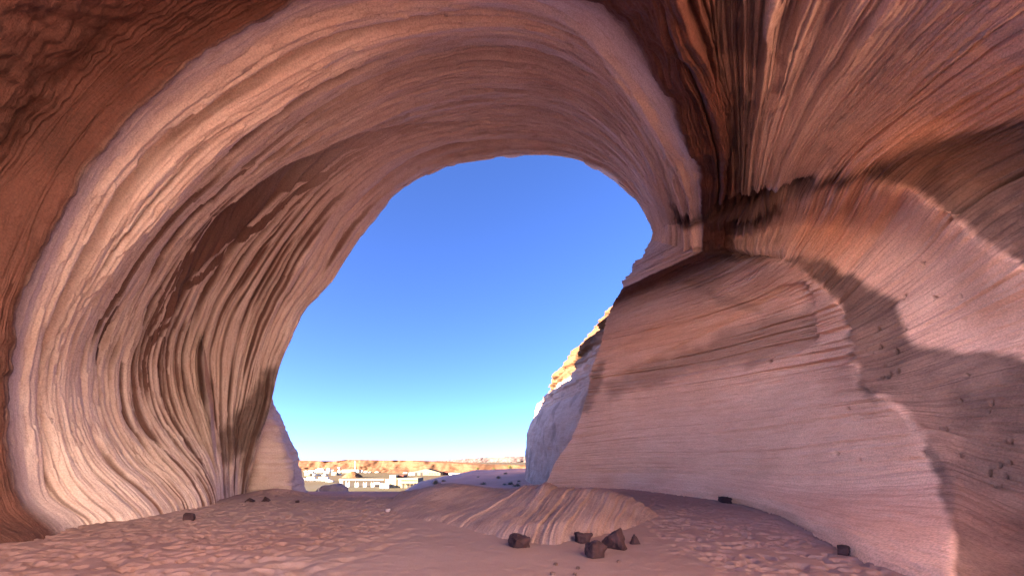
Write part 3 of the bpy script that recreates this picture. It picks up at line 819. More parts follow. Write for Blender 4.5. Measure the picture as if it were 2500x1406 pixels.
# ------------------------------------------------------------------ loose stones on the sand
M_BASALT = plain('dark_stone', (0.036, 0.018, 0.021), 0.45, 5.0, 0.75, 0.03)
M_GREY = plain('grey_boulder', (0.30, 0.245, 0.25), 0.25, 1.2, 0.9, 0.05)
M_PEBBLE = plain('pebble', (0.10, 0.06, 0.055), 0.3, 20, 0.85)

def stone(name, loc, size, seed, mat, rotz=0.0, tilt=(0, 0), cuts=9, verts=None, sub=3, rough=0.085, keep=None):
    """an angular block: a box-like cloud of corners, hull, bevelled edges, chipped faces"""
    r = random.Random(seed)
    bm = bmesh.new()
    if verts is None:
        pts = []
        for sx in (-1, 1):
            for sy in (-1, 1):
                for sz in (-1, 1):
                    pts.append((sx * r.uniform(0.62, 1), sy * r.uniform(0.62, 1), sz * r.uniform(0.62, 1)))
        for _ in range(cuts):
            v = Vector((r.gauss(0, 1), r.gauss(0, 1), r.gauss(0, 1))).normalized()
            pts.append(tuple(v * r.uniform(0.9, 1.15)))
        pts = [tuple(np.array(p_) * (0.80 if i_ < 8 and r.random() < 0.45 else 1.0)) for i_, p_ in enumerate(pts)]
    else:
        pts = verts
    for p in pts:
        bm.verts.new((p[0] * size[0] / 2, p[1] * size[1] / 2, p[2] * size[2] / 2))
    res = bmesh.ops.convex_hull(bm, input=bm.verts)
    bmesh.ops.delete(bm, geom=[g for g in res['geom_interior'] if isinstance(g, bmesh.types.BMVert)], context='VERTS')
    m = min(size)
    bmesh.ops.dissolve_limit(bm, angle_limit=math.radians(9), verts=bm.verts, edges=bm.edges)
    bmesh.ops.bevel(bm, geom=bm.edges[:], offset=m * 0.035, segments=2, affect='EDGES', profile=0.6)
    bmesh.ops.triangulate(bm, faces=bm.faces)
    for _ in range(sub):
        L = [e for e in bm.edges if e.calc_length() > m * 0.10]
        if not L: break
        bmesh.ops.subdivide_edges(bm, edges=L, cuts=1, use_grid_fill=False)
        bmesh.ops.triangulate(bm, faces=bm.faces)
    bm.normal_update()
    co = np.array([v.co for v in bm.verts]); q = co / m
    n = fbm(q[:, 0] * 2.2 + seed, q[:, 1] * 2.2, q[:, 2] * 2.2, 5, seed % 90)
    for v, a in zip(bm.verts, n):
        v.co += v.normal * float(a) * m * rough * 2.0
    bm.normal_update()
    o = obj(name, bm, mat)
    for p in o.data.polygons: p.use_smooth = False
    o.location = loc
    o.rotation_euler = (tilt[0], tilt[1], rotz)
    return o

def on_sand(px, py, sink=0.0):
    """where the sight line through a picture point meets the sand"""
    Y = 5.0
    while Y < 60:
        x, y, z = P(px, py, Y)
        if z <= float(ground_height(np.float32(x), np.float32(y))): break
        Y += 0.02
    return (x, y, z - sink), Y

STONES = [
 # foot of the stone in the picture, width and height in picture pixels, depth factor, seed, turn, tilt, label
 (1268, 1338, 54, 34, 1.0, 3, 0.5, (0.12, 0.05), 'blocky dark stone with a flat grey top lying alone below the striped hump'),
 (1426, 1326, 46, 27, 0.9, 14, 0.2, (0.0, 0.1), 'rounded lumpy dark stone at the left of the cluster in front of the hump'),
 (1499, 1340, 52, 48, 0.6, 22, -0.5, (0.1, -0.25), 'tallest dark slab of the cluster, leaning with a sharp straight upper edge'),
 (1458, 1362, 54, 44, 0.8, 31, 0.4, (-0.1, 0.25), 'nearest dark block of the cluster, leaning against the tall slab'),
 (1553, 1328, 25, 27, 0.9, 45, 0.3, (0, 0), 'small pointed dark stone standing just right of the cluster'),
 (2070, 1356, 36, 30, 0.9, 58, 0.7, (0.05, 0.1), 'dark stone at the foot of the right wall in the trodden sand'),
 (1778, 1228, 30, 17, 0.9, 63, 0.1, (0, 0.05), 'flat purple grey stone at the foot of the far right wall'),
 (456, 1269, 27, 18, 0.9, 71, 0.4, (0, 0), 'dark stone with a pale right face lying on the trodden sand at left'),
 (606, 1223, 22, 9, 1.0, 85, 0.2, (0, 0), 'flat dark stone beside the pointed one below the left wall'),
 (646, 1223, 22, 13, 0.9, 96, 0.1, (0, 0), 'dark triangular stone below the left wall near the mouth'),
 (724, 1226, 10, 6, 1.0, 17, 0.1, (0, 0), 'tiny dark stone on the sand in front of the left buttress'),
 (945, 1249, 14, 9, 1.0, 28, 0.4, (0, 0), 'small grey pebble lying left of the hump on the smooth sand'),
]
for px, py, w, h, dep, seed, rz, tilt, lab in STONES:
    (x, y, z), Y = on_sand(px, py)
    W = w / F * Y; H = h / F * Y * 1.12
    vs = None
    if 'pointed' in lab or 'triangular' in lab:
        vs = [(-1, -0.8, -1), (0.9, -1, -1), (1, 0.7, -1), (-0.8, 0.9, -1), (-0.25, 0.1, 1), (-0.05, -0.25, 0.85), (0.75, -0.2, -0.1), (-0.85, 0.1, -0.2)]
    if 'tallest' in lab:
        vs = [(-1, -0.8, -1), (1, -1, -1), (1, 0.8, -1), (-1, 1, -1), (-1, -0.4, 0.15), (-0.9, 0.7, 0.1), (0.75, -0.9, 0.95), (1, 0.6, 1), (0.3, 0.2, 0.9), (-0.3, -0.9, 0.5)]
    mat = M_BASALT if 'pebble' not in lab else M_GREY
    o = stone('stone', (x, y + W * dep * 0.35, z + H * 0.33), (W, W * dep, H), seed, mat, rz, tilt, verts=vs)
    tag(o, lab, 'stone', 'dark stones on the sand')
r_ = random.Random(4)
for px, py, lab in ((1356, 1379, 'tiny dark pebble on the sand below the left block of the stone cluster'), (1411, 1388, 'tiny round dark pebble on the sand just below the nearest block'),
                    (1349, 1402, 'small dark pebble near the bottom edge, left of another one'), (1404, 1404, 'small dark pebble at the bottom edge, right of another one'),
                    (1510, 1372, 'little brown pebble on the sand right of the nearest block')):
    (x, y, z), Y = on_sand(px, py)
    o = stone('pebble', (x, y, z + 0.012), (0.075, 0.06, 0.055), r_.randrange(999), M_PEBBLE, r_.uniform(0, 3), sub=1)
    tag(o, lab, 'pebble', 'pebbles near the stone cluster')

# the flat boulder outside the mouth, with a small pale cairn at its foot
Yb = 30.0
zb = EYE + (1125 - 1207) / F * Yb
xb = (796 - 1250) / F * Yb
bl = stone('boulder', (xb, Yb + 1.0, zb + 0.36), (2.3, 2.0, 0.95), 41, M_GREY, 0.1, (0, 0.03), verts=[(-1, -0.7, -0.6), (-0.9, 0.6, -0.8), (1, -0.8, -0.5), (0.95, 0.7, -0.6), (-0.55, -0.5, 0.55), (-0.4, 0.5, 0.6), (0.25, -0.6, 0.95), (0.45, 0.5, 1), (0.92, -0.4, 0.35), (0.95, 0.5, 0.3), (-0.3, -1, -1), (0.4, -1, -1), (0.1, -0.95, 0.1)], rough=0.06)
tag(bl, 'large flat grey boulder outside the cave mouth beside the left buttress', 'boulder')
bm = bmesh.new()
tube(bm, (0, 0, -0.05), (0, 0, 0.16), 0.10, 0.07, 9); tube(bm, (0, 0, 0.16), (0.01, 0, 0.33), 0.055, 0.018, 9)
o = obj('marker_post', bm, plain('white_paint', (0.7, 0.66, 0.62)))
o.location = (P(778, 1203, Yb - 0.1)[0], Yb - 0.1, zb + 0.12)
tag(o, 'small white pointed marker standing in front of the grey boulder', 'marker')

# ------------------------------------------------------------------ desert beyond: mesas, village, filling station
def mesa(name, prof, D, depth, base, mat, seed, turn=0.0, face=14, cell=0.02, label=None, gully=0.9):
    """a ridge with a seen top line; its face is gullied, its sides fall away behind"""
    px = np.linspace(prof[0][0], prof[-1][0], 520)
    top = np.interp(px, [p[0] for p in prof], [p[1] for p in prof])
    ztop = EYE + (1125 - top) / F * D
    X = (px - 1250) / F * D
    yy = D + turn * (X - X[0])
    gul = fbm(X * cell, 0, 0, 5, seed)
    steps = [(-face, 0.0), (-face * 0.62, 0.30), (-face * 0.45, 0.42), (-face * 0.30, 0.62), (-face * 0.12, 0.90), (0, 0.98), (face * 0.15, 1.0), (face * 0.6, 0.9), (depth * 0.2 + face, 0.0)]
    R = []
    for k, (dy, f) in enumerate(steps):
        g = fbm(X * cell, f * 1.5, 0, 5, seed) * face * gully
        z = base + (ztop - base) * f
        R.append(np.stack([X + 0.3 * g, yy + dy + g * (0.4 + 0.6 * (0.15 < f < 0.95)), z + (0.012 * (ztop - base) * gul if f > 0.9 else 0)], -1))
    R = np.array(R)
    Rr = hermite(np.arange(len(steps), dtype=float), R, np.linspace(0, len(steps) - 1, 60))
    Z = Rr[..., 2]
    Rr[..., 1] += face * 0.10 * fbm(Rr[..., 0] * cell * 6, Z * 0.5, 0, 4, seed + 5)
    zz = np.zeros_like(Z)
    o = grid_mesh(name, Rr, mat, dict(strata=Z * 22, stain_shade=zz, red=zz, along=Rr[..., 0] * 0.01))
    struct(o, label)
    return o
M_MESA = sandstone('mesa_rock', (0.105, 0.048, 0.023), (0.088, 0.037, 0.017), (0.05, 0.019, 0.009), grain=0.0)
M_FAR = plain('far_mesa_rock', (0.10, 0.066, 0.058), 0.08, 0.004)
mesa('mesa', [(560, 1114), (700, 1114), (726, 1116), (757, 1119), (770, 1122), (868, 1125), (900, 1124.5), (930, 1122), (1000, 1123), (1090, 1123.5), (1150, 1126), (1220, 1130), (1330, 1131), (1500, 1133)], 640, 300, -16, M_MESA, 160, -0.55, 22, 0.03)
mesa('far_mesa', [(1000, 1127), (1090, 1122.5), (1120, 1119.5), (1180, 1116), (1225, 1114.5), (1235, 1113.5), (1300, 1113), (1420, 1110)], 4200, 1500, -60, M_FAR, 170, 0.0, 160, 0.004, gully=0.25)

GZ = -12.0
def at(px, D):
    return (px - 1250) / F * D
def base_D(py):
    return (EYE - GZ) * F / (py - 1125)

M_WHITE = plain('white_wall', (0.62, 0.58, 0.50), 0.06, 0.4)
M_CREAM = plain('cream_plaster', (0.30, 0.24, 0.15), 0.08, 0.5)
M_ADOBE = plain('adobe_plaster', (0.20, 0.15, 0.085), 0.10, 0.5)
M_SHED = plain('shed_sheet_metal', (0.16, 0.13, 0.075), 0.06, 0.4, 0.6)
M_SHED_LIT = plain('shed_lit_wall', (0.45, 0.42, 0.34), 0.06, 0.4, 0.6)
M_ROOFG = plain('grey_roof', (0.16, 0.14, 0.12), 0.15, 0.5)
M_ROOFR = plain('red_roof', (0.16, 0.045, 0.028), 0.15, 0.5)
M_DARK = plain('dark_opening', (0.035, 0.028, 0.025), 0.2, 1.0, 0.5)
M_STEEL = plain('pale_steel', (0.42, 0.39, 0.33), 0.08, 1.0, 0.5)
M_GLASS = plain('window_glass', (0.04, 0.05, 0.06), 0.2, 1.0, 0.15)
M_TYRE = plain('tyre_rubber', (0.03, 0.03, 0.03), 0.2, 4.0)
M_DIRT = plain('orange_dirt', (0.17, 0.075, 0.033), 0.25, 0.4, 0.95, 0.3)

def house(px0, px1, py_top, py_base, label, kind='flat', wallm=None, roofm=None, group='white buildings of the village', name='house', depth=None, windows=2):
    D = base_D(py_base)
    x0, x1 = at(px0, D), at(px1, D)
    w = x1 - x0; h = (py_base - py_top) / F * D
    d = depth or max(4.0, w * 0.6)
    t = thing(name, label, 'house' if name == 'house' else name.replace('_', ' '), ((x0 + x1) / 2, D, GZ), 0, group)
    wm = wallm or M_WHITE; rm = roofm or M_ROOFG
    if kind == 'gable':
        e = h * 0.68
        obj('wall', prism([(-w/2, -0.3), (w/2, -0.3), (w/2, e), (0, h * 0.96), (-w/2, e)], 0, d), wm, t)
        for s_ in (-1, 1):
            b = bmesh.new()
            q = [b.verts.new(c) for c in ((s_ * (w/2 + 0.3), -0.3, e - 0.10), (0, -0.3, h), (0, d + 0.3, h), (s_ * (w/2 + 0.3), d + 0.3, e - 0.10))]
            b.faces.new(q)
            bmesh.ops.solidify(b, geom=b.faces[:], thickness=0.12)
            obj('roof', b, rm, t)
    elif kind == 'hip':
        e = h * 0.68
        obj('wall', box(-w/2, w/2, 0, d, -0.3, e), wm, t)
        b = bmesh.new()
        q = [b.verts.new(c) for c in ((-w/2 - .3, -.3, e + .01), (w/2 + .3, -.3, e + .01), (w/2 + .3, d + .3, e + .01), (-w/2 - .3, d + .3, e + .01), (-w/4, d/2, h), (w/4, d/2, h))]
        for f in ((0, 1, 5, 4), (1, 2, 5), (2, 3, 4, 5), (3, 0, 4), (3, 2, 1, 0)): b.faces.new([q[i] for i in f])
        obj('roof', b, rm, t)
    else:
        obj('wall', box(-w/2, w/2, 0, d, -0.3, h * 0.93), wm, t)
        obj('roof', box(-w/2 - 0.15, w/2 + 0.15, -0.15, d + 0.15, h * 0.93, h), rm, t)
    ww = min(1.2, w * 0.12)
    for k in range(windows):
        cx = -w/2 + w * (k + 0.75) / (windows + 0.6)
        obj('window', box(cx - ww/2, cx + ww/2, -0.05, 0.02, h * 0.26, h * 0.50), M_GLASS, t)
    if windows:
        cx = w * 0.36
        obj('door', box(cx - 0.45, cx + 0.45, -0.05, 0.02, 0, min(2.0, h * 0.55)), M_DARK, t)
    return t

house(743, 756, 1154, 1161, 'cream box trailer home with a flat top, leftmost of the village beside the buttress', wallm=M_CREAM)
house(763, 769, 1156, 1161, 'small white shed right of the leftmost trailer home', windows=1)
house(770, 789, 1143, 1153, 'broad white house with a low hipped roof, tallest on the left of the village', 'hip', roofm=M_WHITE)
house(752, 769, 1148, 1152.5, 'long low white building behind the shed', windows=3)
house(797, 805, 1143, 1154, 'narrow white two storey building left of the stacked white tower', windows=2)
house(786, 796, 1157, 1161, 'low white bungalow between the two trailer homes', 'gable')
house(809, 821, 1152, 1160, 'cream trailer home left of the orange mound', wallm=M_CREAM)
house(806, 819, 1146, 1151, 'white bungalow with a red roof at the foot of the mesa', 'gable', roofm=M_ROOFR)
house(824, 828.5, 1156, 1159.5, 'tiny white hut at the left edge of the orange mound', windows=1)
house(879, 886, 1147, 1152, 'small white house right of the tall mast', 'gable', roofm=M_WHITE)
house(888, 897, 1149, 1153, 'white cottage with a grey gable, second from the tall mast', 'gable')
house(904, 910, 1150, 1152.5, 'tiny white house far along the foot of the mesa, third from the mast', windows=1)
house(930, 938, 1150, 1152.5, 'tiny white house far along the foot of the mesa, nearest the filling station tower', windows=1)
house(1096, 1112, 1153.5, 1159.5, 'white trailer home beside the red barn', windows=3)
house(1126, 1143, 1152.5, 1158.5, 'long white building with a low gable behind the dune', 'gable', roofm=M_WHITE, windows=3)
house(1113, 1125, 1154, 1158.5, 'low white shed between two longer white buildings', windows=2)
house(1157, 1167, 1148, 1157, 'white house with a steep gable behind the dune, left of the domed one', 'gable', roofm=M_WHITE)
house(835, 875, 1146, 1153, 'long white hall with a flat roof behind the orange mound', depth=9, windows=6)
house(1080, 1096, 1149, 1158, 'dark red barn between the gabled shed and the white trailer home', 'gable', wallm=M_ROOFR, roofm=M_ROOFR, name='barn', group='white buildings of the village', windows=1)

for k, (a, b, c, d_, kd, lab) in enumerate((
    (757, 764, 1151, 1155.5, 'gable', 'small white gabled house just behind the leftmost trailer homes'), (790, 797, 1150, 1154, 'flat', 'small flat white house between the hipped house and the two storey building'),
    (776, 784, 1157, 1160.5, 'flat', 'low white box house in front of the hipped house'), (742, 750, 1148, 1151.5, 'gable', 'tiny gabled white house at the mesa foot nearest the buttress'),
    (898, 904, 1151, 1153.5, 'flat', 'tiny flat white house between two cottages right of the mast'), (915, 924, 1150.5, 1153, 'gable', 'low wide white house right of the mast cottages'),
    (944, 953, 1149.5, 1152.5, 'flat', 'flat white house far behind the adobe tower'), (984, 994, 1152, 1155, 'gable', 'low white house just left of the wide gabled shed'),
    (1143, 1153, 1153, 1158, 'flat', 'flat white house right of the long white building behind the dune'))):
    house(a, b, c, d_, lab, kd, windows=2, roofm=M_WHITE if k % 2 else M_ROOFG)

# domed white house
D = base_D(1154)
t = thing('domed_house', 'white house with a rounded dome on its roof, rightmost above the dune', 'house', (at(1181, D), D, GZ), 0, 'white buildings of the village')
w = 26 / F * D
obj('wall', box(-w/2, w/2, 0, 7, -.3, 2.2), M_WHITE, t)
obj('roof', prism([(-w/2 - .2, 2.2), (w/2 + .2, 2.2), (w/2 - 1, 2.7), (-w/2 + 1, 2.7)], -.2, 7.2), M_WHITE, t)
b = bmesh.new(); bmesh.ops.create_uvsphere(b, u_segments=20, v_segments=10, radius=1.0)
for v in b.verts: v.co = Vector((v.co.x * 1.6, v.co.y * 1.6 + 3.5, 2.7 + max(0, v.co.z) * 1.3))
obj('dome', b, M_WHITE, t, True)
for k in (-1, 0, 1): obj('window', box(k * w * .28 - .4, k * w * .28 + .4, -.05, .02, .8, 1.7), M_GLASS, t)

# stacked white tower
D = base_D(1153)
t = thing('water_tower', 'white tower with two stacked platforms left of the long white hall', 'water tower', (at(827, D), D, GZ))
obj('base', box(-1.6, 1.6, 0, 3, -.3, 2.2), M_WHITE, t)
b = bmesh.new(); tube(b, (0, 1.5, 2.2), (0, 1.5, 5.2), 0.6, 0.6, 12); obj('column', b, M_STEEL, t)
b = bmesh.new(); tube(b, (0, 1.5, 5.2), (0, 1.5, 6.4), 1.7, 1.5, 16); obj('tank', b, M_WHITE, t)

# mast
D = base_D(1154)
t = thing('mast', 'tall slim pale mast standing behind the long white hall', 'mast', (at(867, D), D, GZ))
b = bmesh.new(); tube(b, (0, 0, 0), (0, 0, 13.0), 0.42, 0.30, 10); obj('pole', b, M_STEEL, t)
b = bmesh.new(); tube(b, (0, 0, 12.4), (0, 0, 13.4), 0.62, 0.62, 12); obj('lamp_head', b, M_WHITE, t)
obj('base', box(-.8, .8, -.8, .8, -.2, .6), M_STEEL, t)

# gabled shed
D = base_D(1160)
x0, x1 = at(998, D), at(1075, D); w = x1 - x0
t = thing('gabled_shed', 'wide pale yellow shed with a low gable and two dark doors', 'shed', ((x0 + x1) / 2, D, GZ))
obj('wall', prism([(-w/2, -.3), (w/2, -.3), (w/2, 2.5), (0.04 * w, 6.4), (-w/2, 2.9)], 0, 16), M_SHED, t)
for s_ in (-1, 1):
    b = bmesh.new(); e = 2.9 if s_ < 0 else 2.5
    b.faces.new([b.verts.new(c) for c in ((s_ * (w/2 + .3), -.35, e - .02), (0.04 * w, -.35, 6.52), (0.04 * w, 16.3, 6.52), (s_ * (w/2 + .3), 16.3, e - .02))])
    bmesh.ops.solidify(b, geom=b.faces[:], thickness=0.1)
    obj('roof', b, M_SHED, t)
for px in (1016, 1029): obj('door', box(at(px, D) - t.location.x - 1.1, at(px, D) - t.location.x + 1.1, -.06, .03, 0, 2.7), M_DARK, t)
obj('lit_side_panel', box(-w/2, -w/2 + 5.4, -.09, -.02, 0, 2.6), M_SHED_LIT, t)  # sunlit left wall painted as a brighter strip on the front
for k in range(4): obj('window', box(w * (.14 + .085 * k), w * (.14 + .085 * k) + 1.2, -.05, .03, 1.1, 2.1), M_DARK, t)

# filling station: canopy on pairs of posts with pumps, then the adobe shop
D = base_D(1188)
x0, x1 = at(840, D), at(941, D)
t = thing('fuel_canopy', 'long flat filling station canopy on pairs of white posts', 'canopy', (x0, D, GZ))
obj('roof', box(0, x1 - x0, -3, 3, 3.55, 4.25), M_CREAM, t)
obj('soffit', box(.15, x1 - x0 - .15, -2.85, 2.85, 3.5, 3.55), M_ROOFG, t)
for px in (845.5, 852.5, 868, 874, 888, 894.5, 907, 913.5):
    c = at(px, D) - x0
    obj('post', box(c - .16, c + .16, -.16, .16, -.1, 3.5), M_WHITE, t)
for px, lab in ((849, 'white fuel pump between the leftmost pair of canopy posts'), (871, 'white fuel pump between the second pair of canopy posts'), (891, 'white fuel pump between the third pair of canopy posts'), (910.5, 'white fuel pump between the pair of canopy posts nearest the shop')):
    c = at(px, D)
    p = thing('fuel_pump', lab, 'fuel pump', (c, D, GZ), 0, 'fuel pumps under the canopy')
    obj('cabinet', box(-.42, .42, -.3, .3, .18, 1.75), M_WHITE, p)
    obj('kerb', box(-.75, .75, -.8, .8, -.1, .18), M_STEEL, p)
    obj('screen', box(-.28, .28, -.33, -.29, 1.15, 1.55), M_GLASS, p)
    obj('top_sign', box(-.48, .48, -.25, .25, 1.75, 2.1), M_CREAM, p)
t = thing('sign_pillar', 'squat white sign pillar at the left end of the canopy', 'sign', (at(834.5, D), D - .5, GZ))
obj('post', box(-.7, .7, -.3, .3, -.1, 3.1), M_WHITE, t)
obj('sign_panel', box(-1.1, 1.1, -.4, .4, 3.1, 4.3), M_CREAM, t)
obj('price_panel', box(-.3, .3, -.36, -.3, 1.7, 2.1), M_DARK, t)

D = base_D(1190.5)
X = lambda px: at(px, D)
t = thing('adobe_shop', 'cream adobe shop with a square tower and beam ends along its parapet', 'shop', (X(968), D, GZ))
ox = X(968)
q = lambda a, b_, y0, y1, z0, z1: box(X(a) - ox, X(b_) - ox, y0, y1, z0, z1)
zt = lambda py: EYE + (1125 - py) / F * D - GZ
obj('wall', q(968, 1020, 0, 12, -.3, zt(1166.5)), M_ADOBE, t)
obj('tower', q(948.5, 964, 1.5, 6, -.3, zt(1159.5)), M_CREAM, t)
obj('tower_base', q(941, 967.8, -.4, 8, -.3, zt(1169)), M_CREAM, t)
obj('entrance_wing', q(933, 953, -3.2, -.45, -.3, zt(1180)), M_WHITE, t)
obj('back_wing', q(965, 978, 5, 12.5, 3, zt(1160.5)), M_ROOFR, t)
for px in (958,): obj('window', q(px - 1, px + 1, -.46, -.38, zt(1176), zt(1173.5)), M_GLASS, t)
obj('window', q(957, 958.6, 1.42, 1.52, zt(1166.5), zt(1164)), M_GLASS, t)
for k in range(9):
    px = 981 + k * 4.3
    obj('beam_end', q(px - .55, px + .55, -.55, .02, zt(1172.8), zt(1171.4)), M_DARK, t)
for a, b_ in ((982, 989.5), (994, 1001), (1005.5, 1008)): obj('doorway', q(a, b_, -.05, .05, 0, zt(1180)), M_DARK, t)
for px in (990.5, 992.5, 1003, 1012): obj('post', q(px - .5, px + .5, -1.6, -1.3, -.1, zt(1180)), M_ADOBE, t)
obj('porch_roof', q(976, 1014, -1.9, -.06, zt(1180), zt(1178.6)), M_ADOBE, t)

# dirt mound
D = base_D(1166)
xx, yy = np.meshgrid(np.linspace(-9, 9, 80), np.linspace(-9, 9, 80))
rr_ = np.hypot(xx * 0.95, yy)
zz = 5.6 * np.clip(1 - (rr_ / 8.2) ** 1.5, 0, 1) + 0.35 * fbm(xx * .5, yy * .5, 0, 4, 180) - 0.15
o = grid_mesh('dirt_mound', np.stack([xx + at(851, D), yy + D + 8, zz + GZ], -1), M_DIRT, {})
struct(o)

# vehicles in the yard below the village
def vehicle(px, py, length, kind, label, mat):
    D = base_D(py)
    t = thing('camper_van' if kind == 'camper' else 'pickup' if kind == 'pickup' else 'parked_car', label, {'camper': 'camper', 'pickup': 'pickup', 'car': 'car'}[kind], (at(px, D), D, GZ), 0, 'vehicles parked by the village')
    L = length
    if kind == 'camper':
        b = prism([(-L/2, .5), (L/2, .5), (L/2, 1.5), (L/2 - .5, 1.9), (L/2 - .3, 2.4), (L/2 - .7, 2.9), (-L/2, 2.9)], -1.1, 1.1)
        win = [(-L/2 + .8, -L/2 + 2.0), (-.4, .8), (L/2 - 1.3, L/2 - .6)]; wz = (1.6, 2.2)
    elif kind == 'pickup':
        b = prism([(-L/2, .45), (L/2, .45), (L/2, 1.0), (L/2 - 1.2, 1.1), (L/2 - 1.8, 1.75), (L/2 - 3.0, 1.75), (L/2 - 3.2, 1.1), (-L/2, 1.1)], -.9, .9)
        win = [(L/2 - 2.9, L/2 - 2.0)]; wz = (1.15, 1.6)
    else:
        b = prism([(-L/2, .4), (L/2, .4), (L/2, .9), (L/2 - 1.1, 1.0), (L/2 - 1.7, 1.5), (-L/2 + .9, 1.5), (-L/2 + .2, 1.0), (-L/2, .9)], -.85, .85)
        win = [(-L/2 + .9, -.1), (.05, L/2 - 1.7)]; wz = (1.03, 1.4)
    bmesh.ops.bevel(b, geom=b.edges[:], offset=.06, segments=2, affect='EDGES')
    obj('body', b, mat, t)
    y = -1.1 if kind == 'camper' else -.9 if kind == 'pickup' else -.85
    for a, c in win: obj('window', box(a, c, y - .03, y + .02, *wz), M_GLASS, t)
    for sx in (-L/2 + .9, L/2 - .9):
        for sy in (-1, 1):
            b = bmesh.new(); tube(b, (sx, sy * (abs(y) - .2), .36), (sx, sy * (abs(y) + .03), .36), .36, .36, 14); obj('wheel', b, M_TYRE, t)
    return t
M_PAINT = plain('white_paintwork', (0.60, 0.58, 0.54), 0.05, 1.0, 0.35)
M_PAINTR = plain('red_paintwork', (0.22, 0.05, 0.035), 0.1, 1.0, 0.35)
vehicle(761, 1174, 5.4, 'camper', 'white camper parked left of the white coach below the village', M_PAINT)
vehicle(791, 1174.5, 6.4, 'camper', 'larger white camper with dark windows in front of the orange mound', M_PAINT)
vehicle(771, 1174, 4.2, 'car', 'white car parked between the two campers', M_PAINT)
vehicle(805, 1177, 4.6, 'pickup', 'white pickup right of the larger camper', M_PAINT)
vehicle(744, 1172, 3.9, 'car', 'white car parked nearest the left buttress', M_PAINT)
vehicle(924, 1183, 4.4, 'car', 'white car under the canopy end by the shop', M_PAINT)
vehicle(1026, 1184, 4.2, 'car', 'white car parked right of the adobe shop', M_PAINT)
vehicle(1036, 1182.5, 4.2, 'car', 'red car parked right of the adobe shop', M_PAINTR)
vehicle(1147, 1159, 4.8, 'pickup', 'white pickup at the end of the white buildings behind the dune', M_PAINT)

# ------------------------------------------------------------------ shrubs and trees
def leaf_mat(name, a, b_):
    m, nt, b = new_mat(name, 0.8)
    t = NT(nt)
    n = t.noise(t.n('ShaderNodeTexCoord').outputs['Object'], 4.0, 3, 0.6)
    t.link(t.mix(t.ramp(n, ((.3, 0.), (.7, 1.))), a, b_), b.inputs['Base Color'])
    return m
M_SAGE = leaf_mat('sage_leaves', (0.10, 0.11, 0.085), (0.17, 0.17, 0.13))
M_TREE = leaf_mat('cottonwood_leaves', (0.07, 0.075, 0.02), (0.12, 0.12, 0.035))
M_BARK = plain('bark', (0.10, 0.065, 0.045), 0.25, 6.0)

def shrub(x, y, z, r, label, seed, mat=None, tall=0.8, name='sagebrush', cat='bush', group='sage bushes on the shaded dune', n=420):
    rd = random.Random(seed)
    t = thing(name, label, cat, (x, y, z), 0, group)
    bs = bmesh.new(); bl_ = bmesh.new()
    tips = []
    for k in range(11):
        a = rd.uniform(0, 6.283); e = rd.uniform(.25, 1.3)
        d_ = Vector((math.cos(a) * math.cos(e), math.sin(a) * math.cos(e), math.sin(e) * tall))
        tip = d_ * r * rd.uniform(.6, .95)
        tube(bs, (0, 0, -0.1), tip * .5 + Vector((0, 0, .05 * r)), .03 * r, .02 * r, 5); tube(bs, tip * .5 + Vector((0, 0, .05 * r)), tip, .02 * r, .006 * r, 5)
        tips.append(tip)
    for k in range(n):
        tip = rd.choice(tips)
        c = tip * rd.uniform(.55, 1.1) + Vector((rd.gauss(0, .17), rd.gauss(0, .17), rd.gauss(0, .14))) * r
        if c.z < 0.02 * r: c.z = abs(c.z)
        u = Vector((rd.gauss(0, 1), rd.gauss(0, 1), rd.gauss(0, 1))).normalized(); v = u.orthogonal().normalized()
        L = r * rd.uniform(.06, .12)
        bl_.faces.new([bl_.verts.new(c + p_) for p_ in (-u * L, v * L * .45, u * L, -v * L * .45)])
    obj('branches', bs, M_BARK, t)
    obj('foliage', bl_, mat or M_SAGE, t)
    return t
def dune_pt(px, py):
    Y = 27.0
    while Y < 130:
        x, y, z = P(px, py, Y)
        if z <= float(ground_height(np.float32(x), np.float32(y))): return x, y, z
        Y += 0.1
    return None
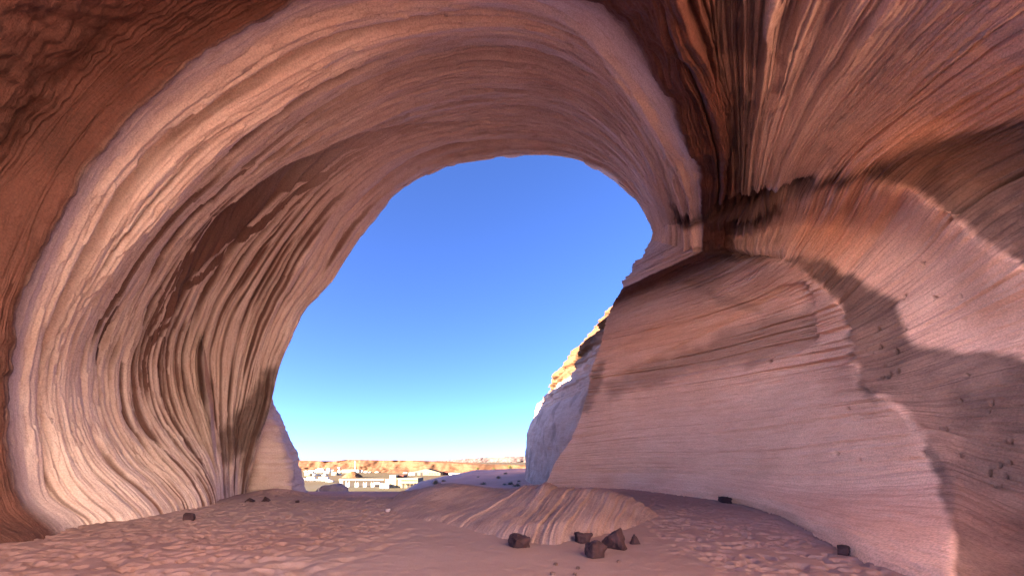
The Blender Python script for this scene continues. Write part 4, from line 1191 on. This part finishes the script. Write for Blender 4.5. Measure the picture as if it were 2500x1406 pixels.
SHRUBS = [(1247, 1183, 15, 'round blue grey bush nearest the right cliff foot, tallest in its row'), (1232, 1184, 9, 'small thin bush left of the round blue grey bush'),
          (1218, 1168, 13, 'sage bush in the middle of the dune, upper of two close together'), (1234, 1158, 11, 'sage bush high on the dune below the yellow green tree'),
          (1180, 1183, 14, 'low spreading bush alone low on the left of the dune'), (1168, 1165, 7, 'small grey bush by itself at the dune crest left'),
          (1082, 1176, 11, 'grey bush on the left shoulder of the dune'), (1066, 1182, 22, 'broad pale bush at the left foot of the dune near the shop'),
          (1268, 1176, 9, 'narrow upright bush against the right cliff foot'), (1262, 1187, 17, 'low wide bush in the corner where dune meets the right cliff')]
for i, (px, py, w, lab) in enumerate(SHRUBS):
    q_ = dune_pt(px, py)
    if q_ is None: continue
    shrub(q_[0], q_[1], q_[2], w / F * q_[1] * 0.62, lab, 300 + i)

def tree(px, py, hpx, label, seed, D):
    rd = random.Random(seed)
    z0 = GZ; H = hpx / F * D
    x = at(px, D)
    zb_ = EYE + (1125 - py) / F * D
    t = thing('tree', label, 'tree', (x, D, zb_), 0, 'trees beyond the dune')
    b = bmesh.new(); tube(b, (0, 0, -3), (0.1, 0, H * .45), H * .05, H * .03, 8)
    tips = []
    for k in range(9):
        a = rd.uniform(0, 6.283); tip = Vector((math.cos(a) * H * .38 * rd.uniform(.4, 1), math.sin(a) * H * .38 * rd.uniform(.4, 1), H * rd.uniform(.5, .95)))
        tube(b, (0.1, 0, H * rd.uniform(.25, .45)), tip, H * .02, H * .006, 5); tips.append(tip)
    obj('trunk', b, M_BARK, t)
    b = bmesh.new()
    for k in range(900):
        c = rd.choice(tips) + Vector((rd.gauss(0, .11), rd.gauss(0, .11), rd.gauss(0, .09))) * H
        u = Vector((rd.gauss(0, 1), rd.gauss(0, 1), rd.gauss(0, 1))).normalized(); v = u.orthogonal().normalized(); L = H * rd.uniform(.025, .045)
        b.faces.new([b.verts.new(c + p_) for p_ in (-u * L, v * L * .6, u * L, -v * L * .6)])
    obj('crown', b, M_TREE, t)
tree(1246, 1150, 15, 'yellow green tree behind the dune crest near the right cliff', 401, 110)
tree(1206, 1150, 9, 'low olive green tree behind the dune, left of the yellow green one', 402, 150)
tree(1166, 1152, 11, 'dark bushy tree beside the steep gabled white house', 403, 330)
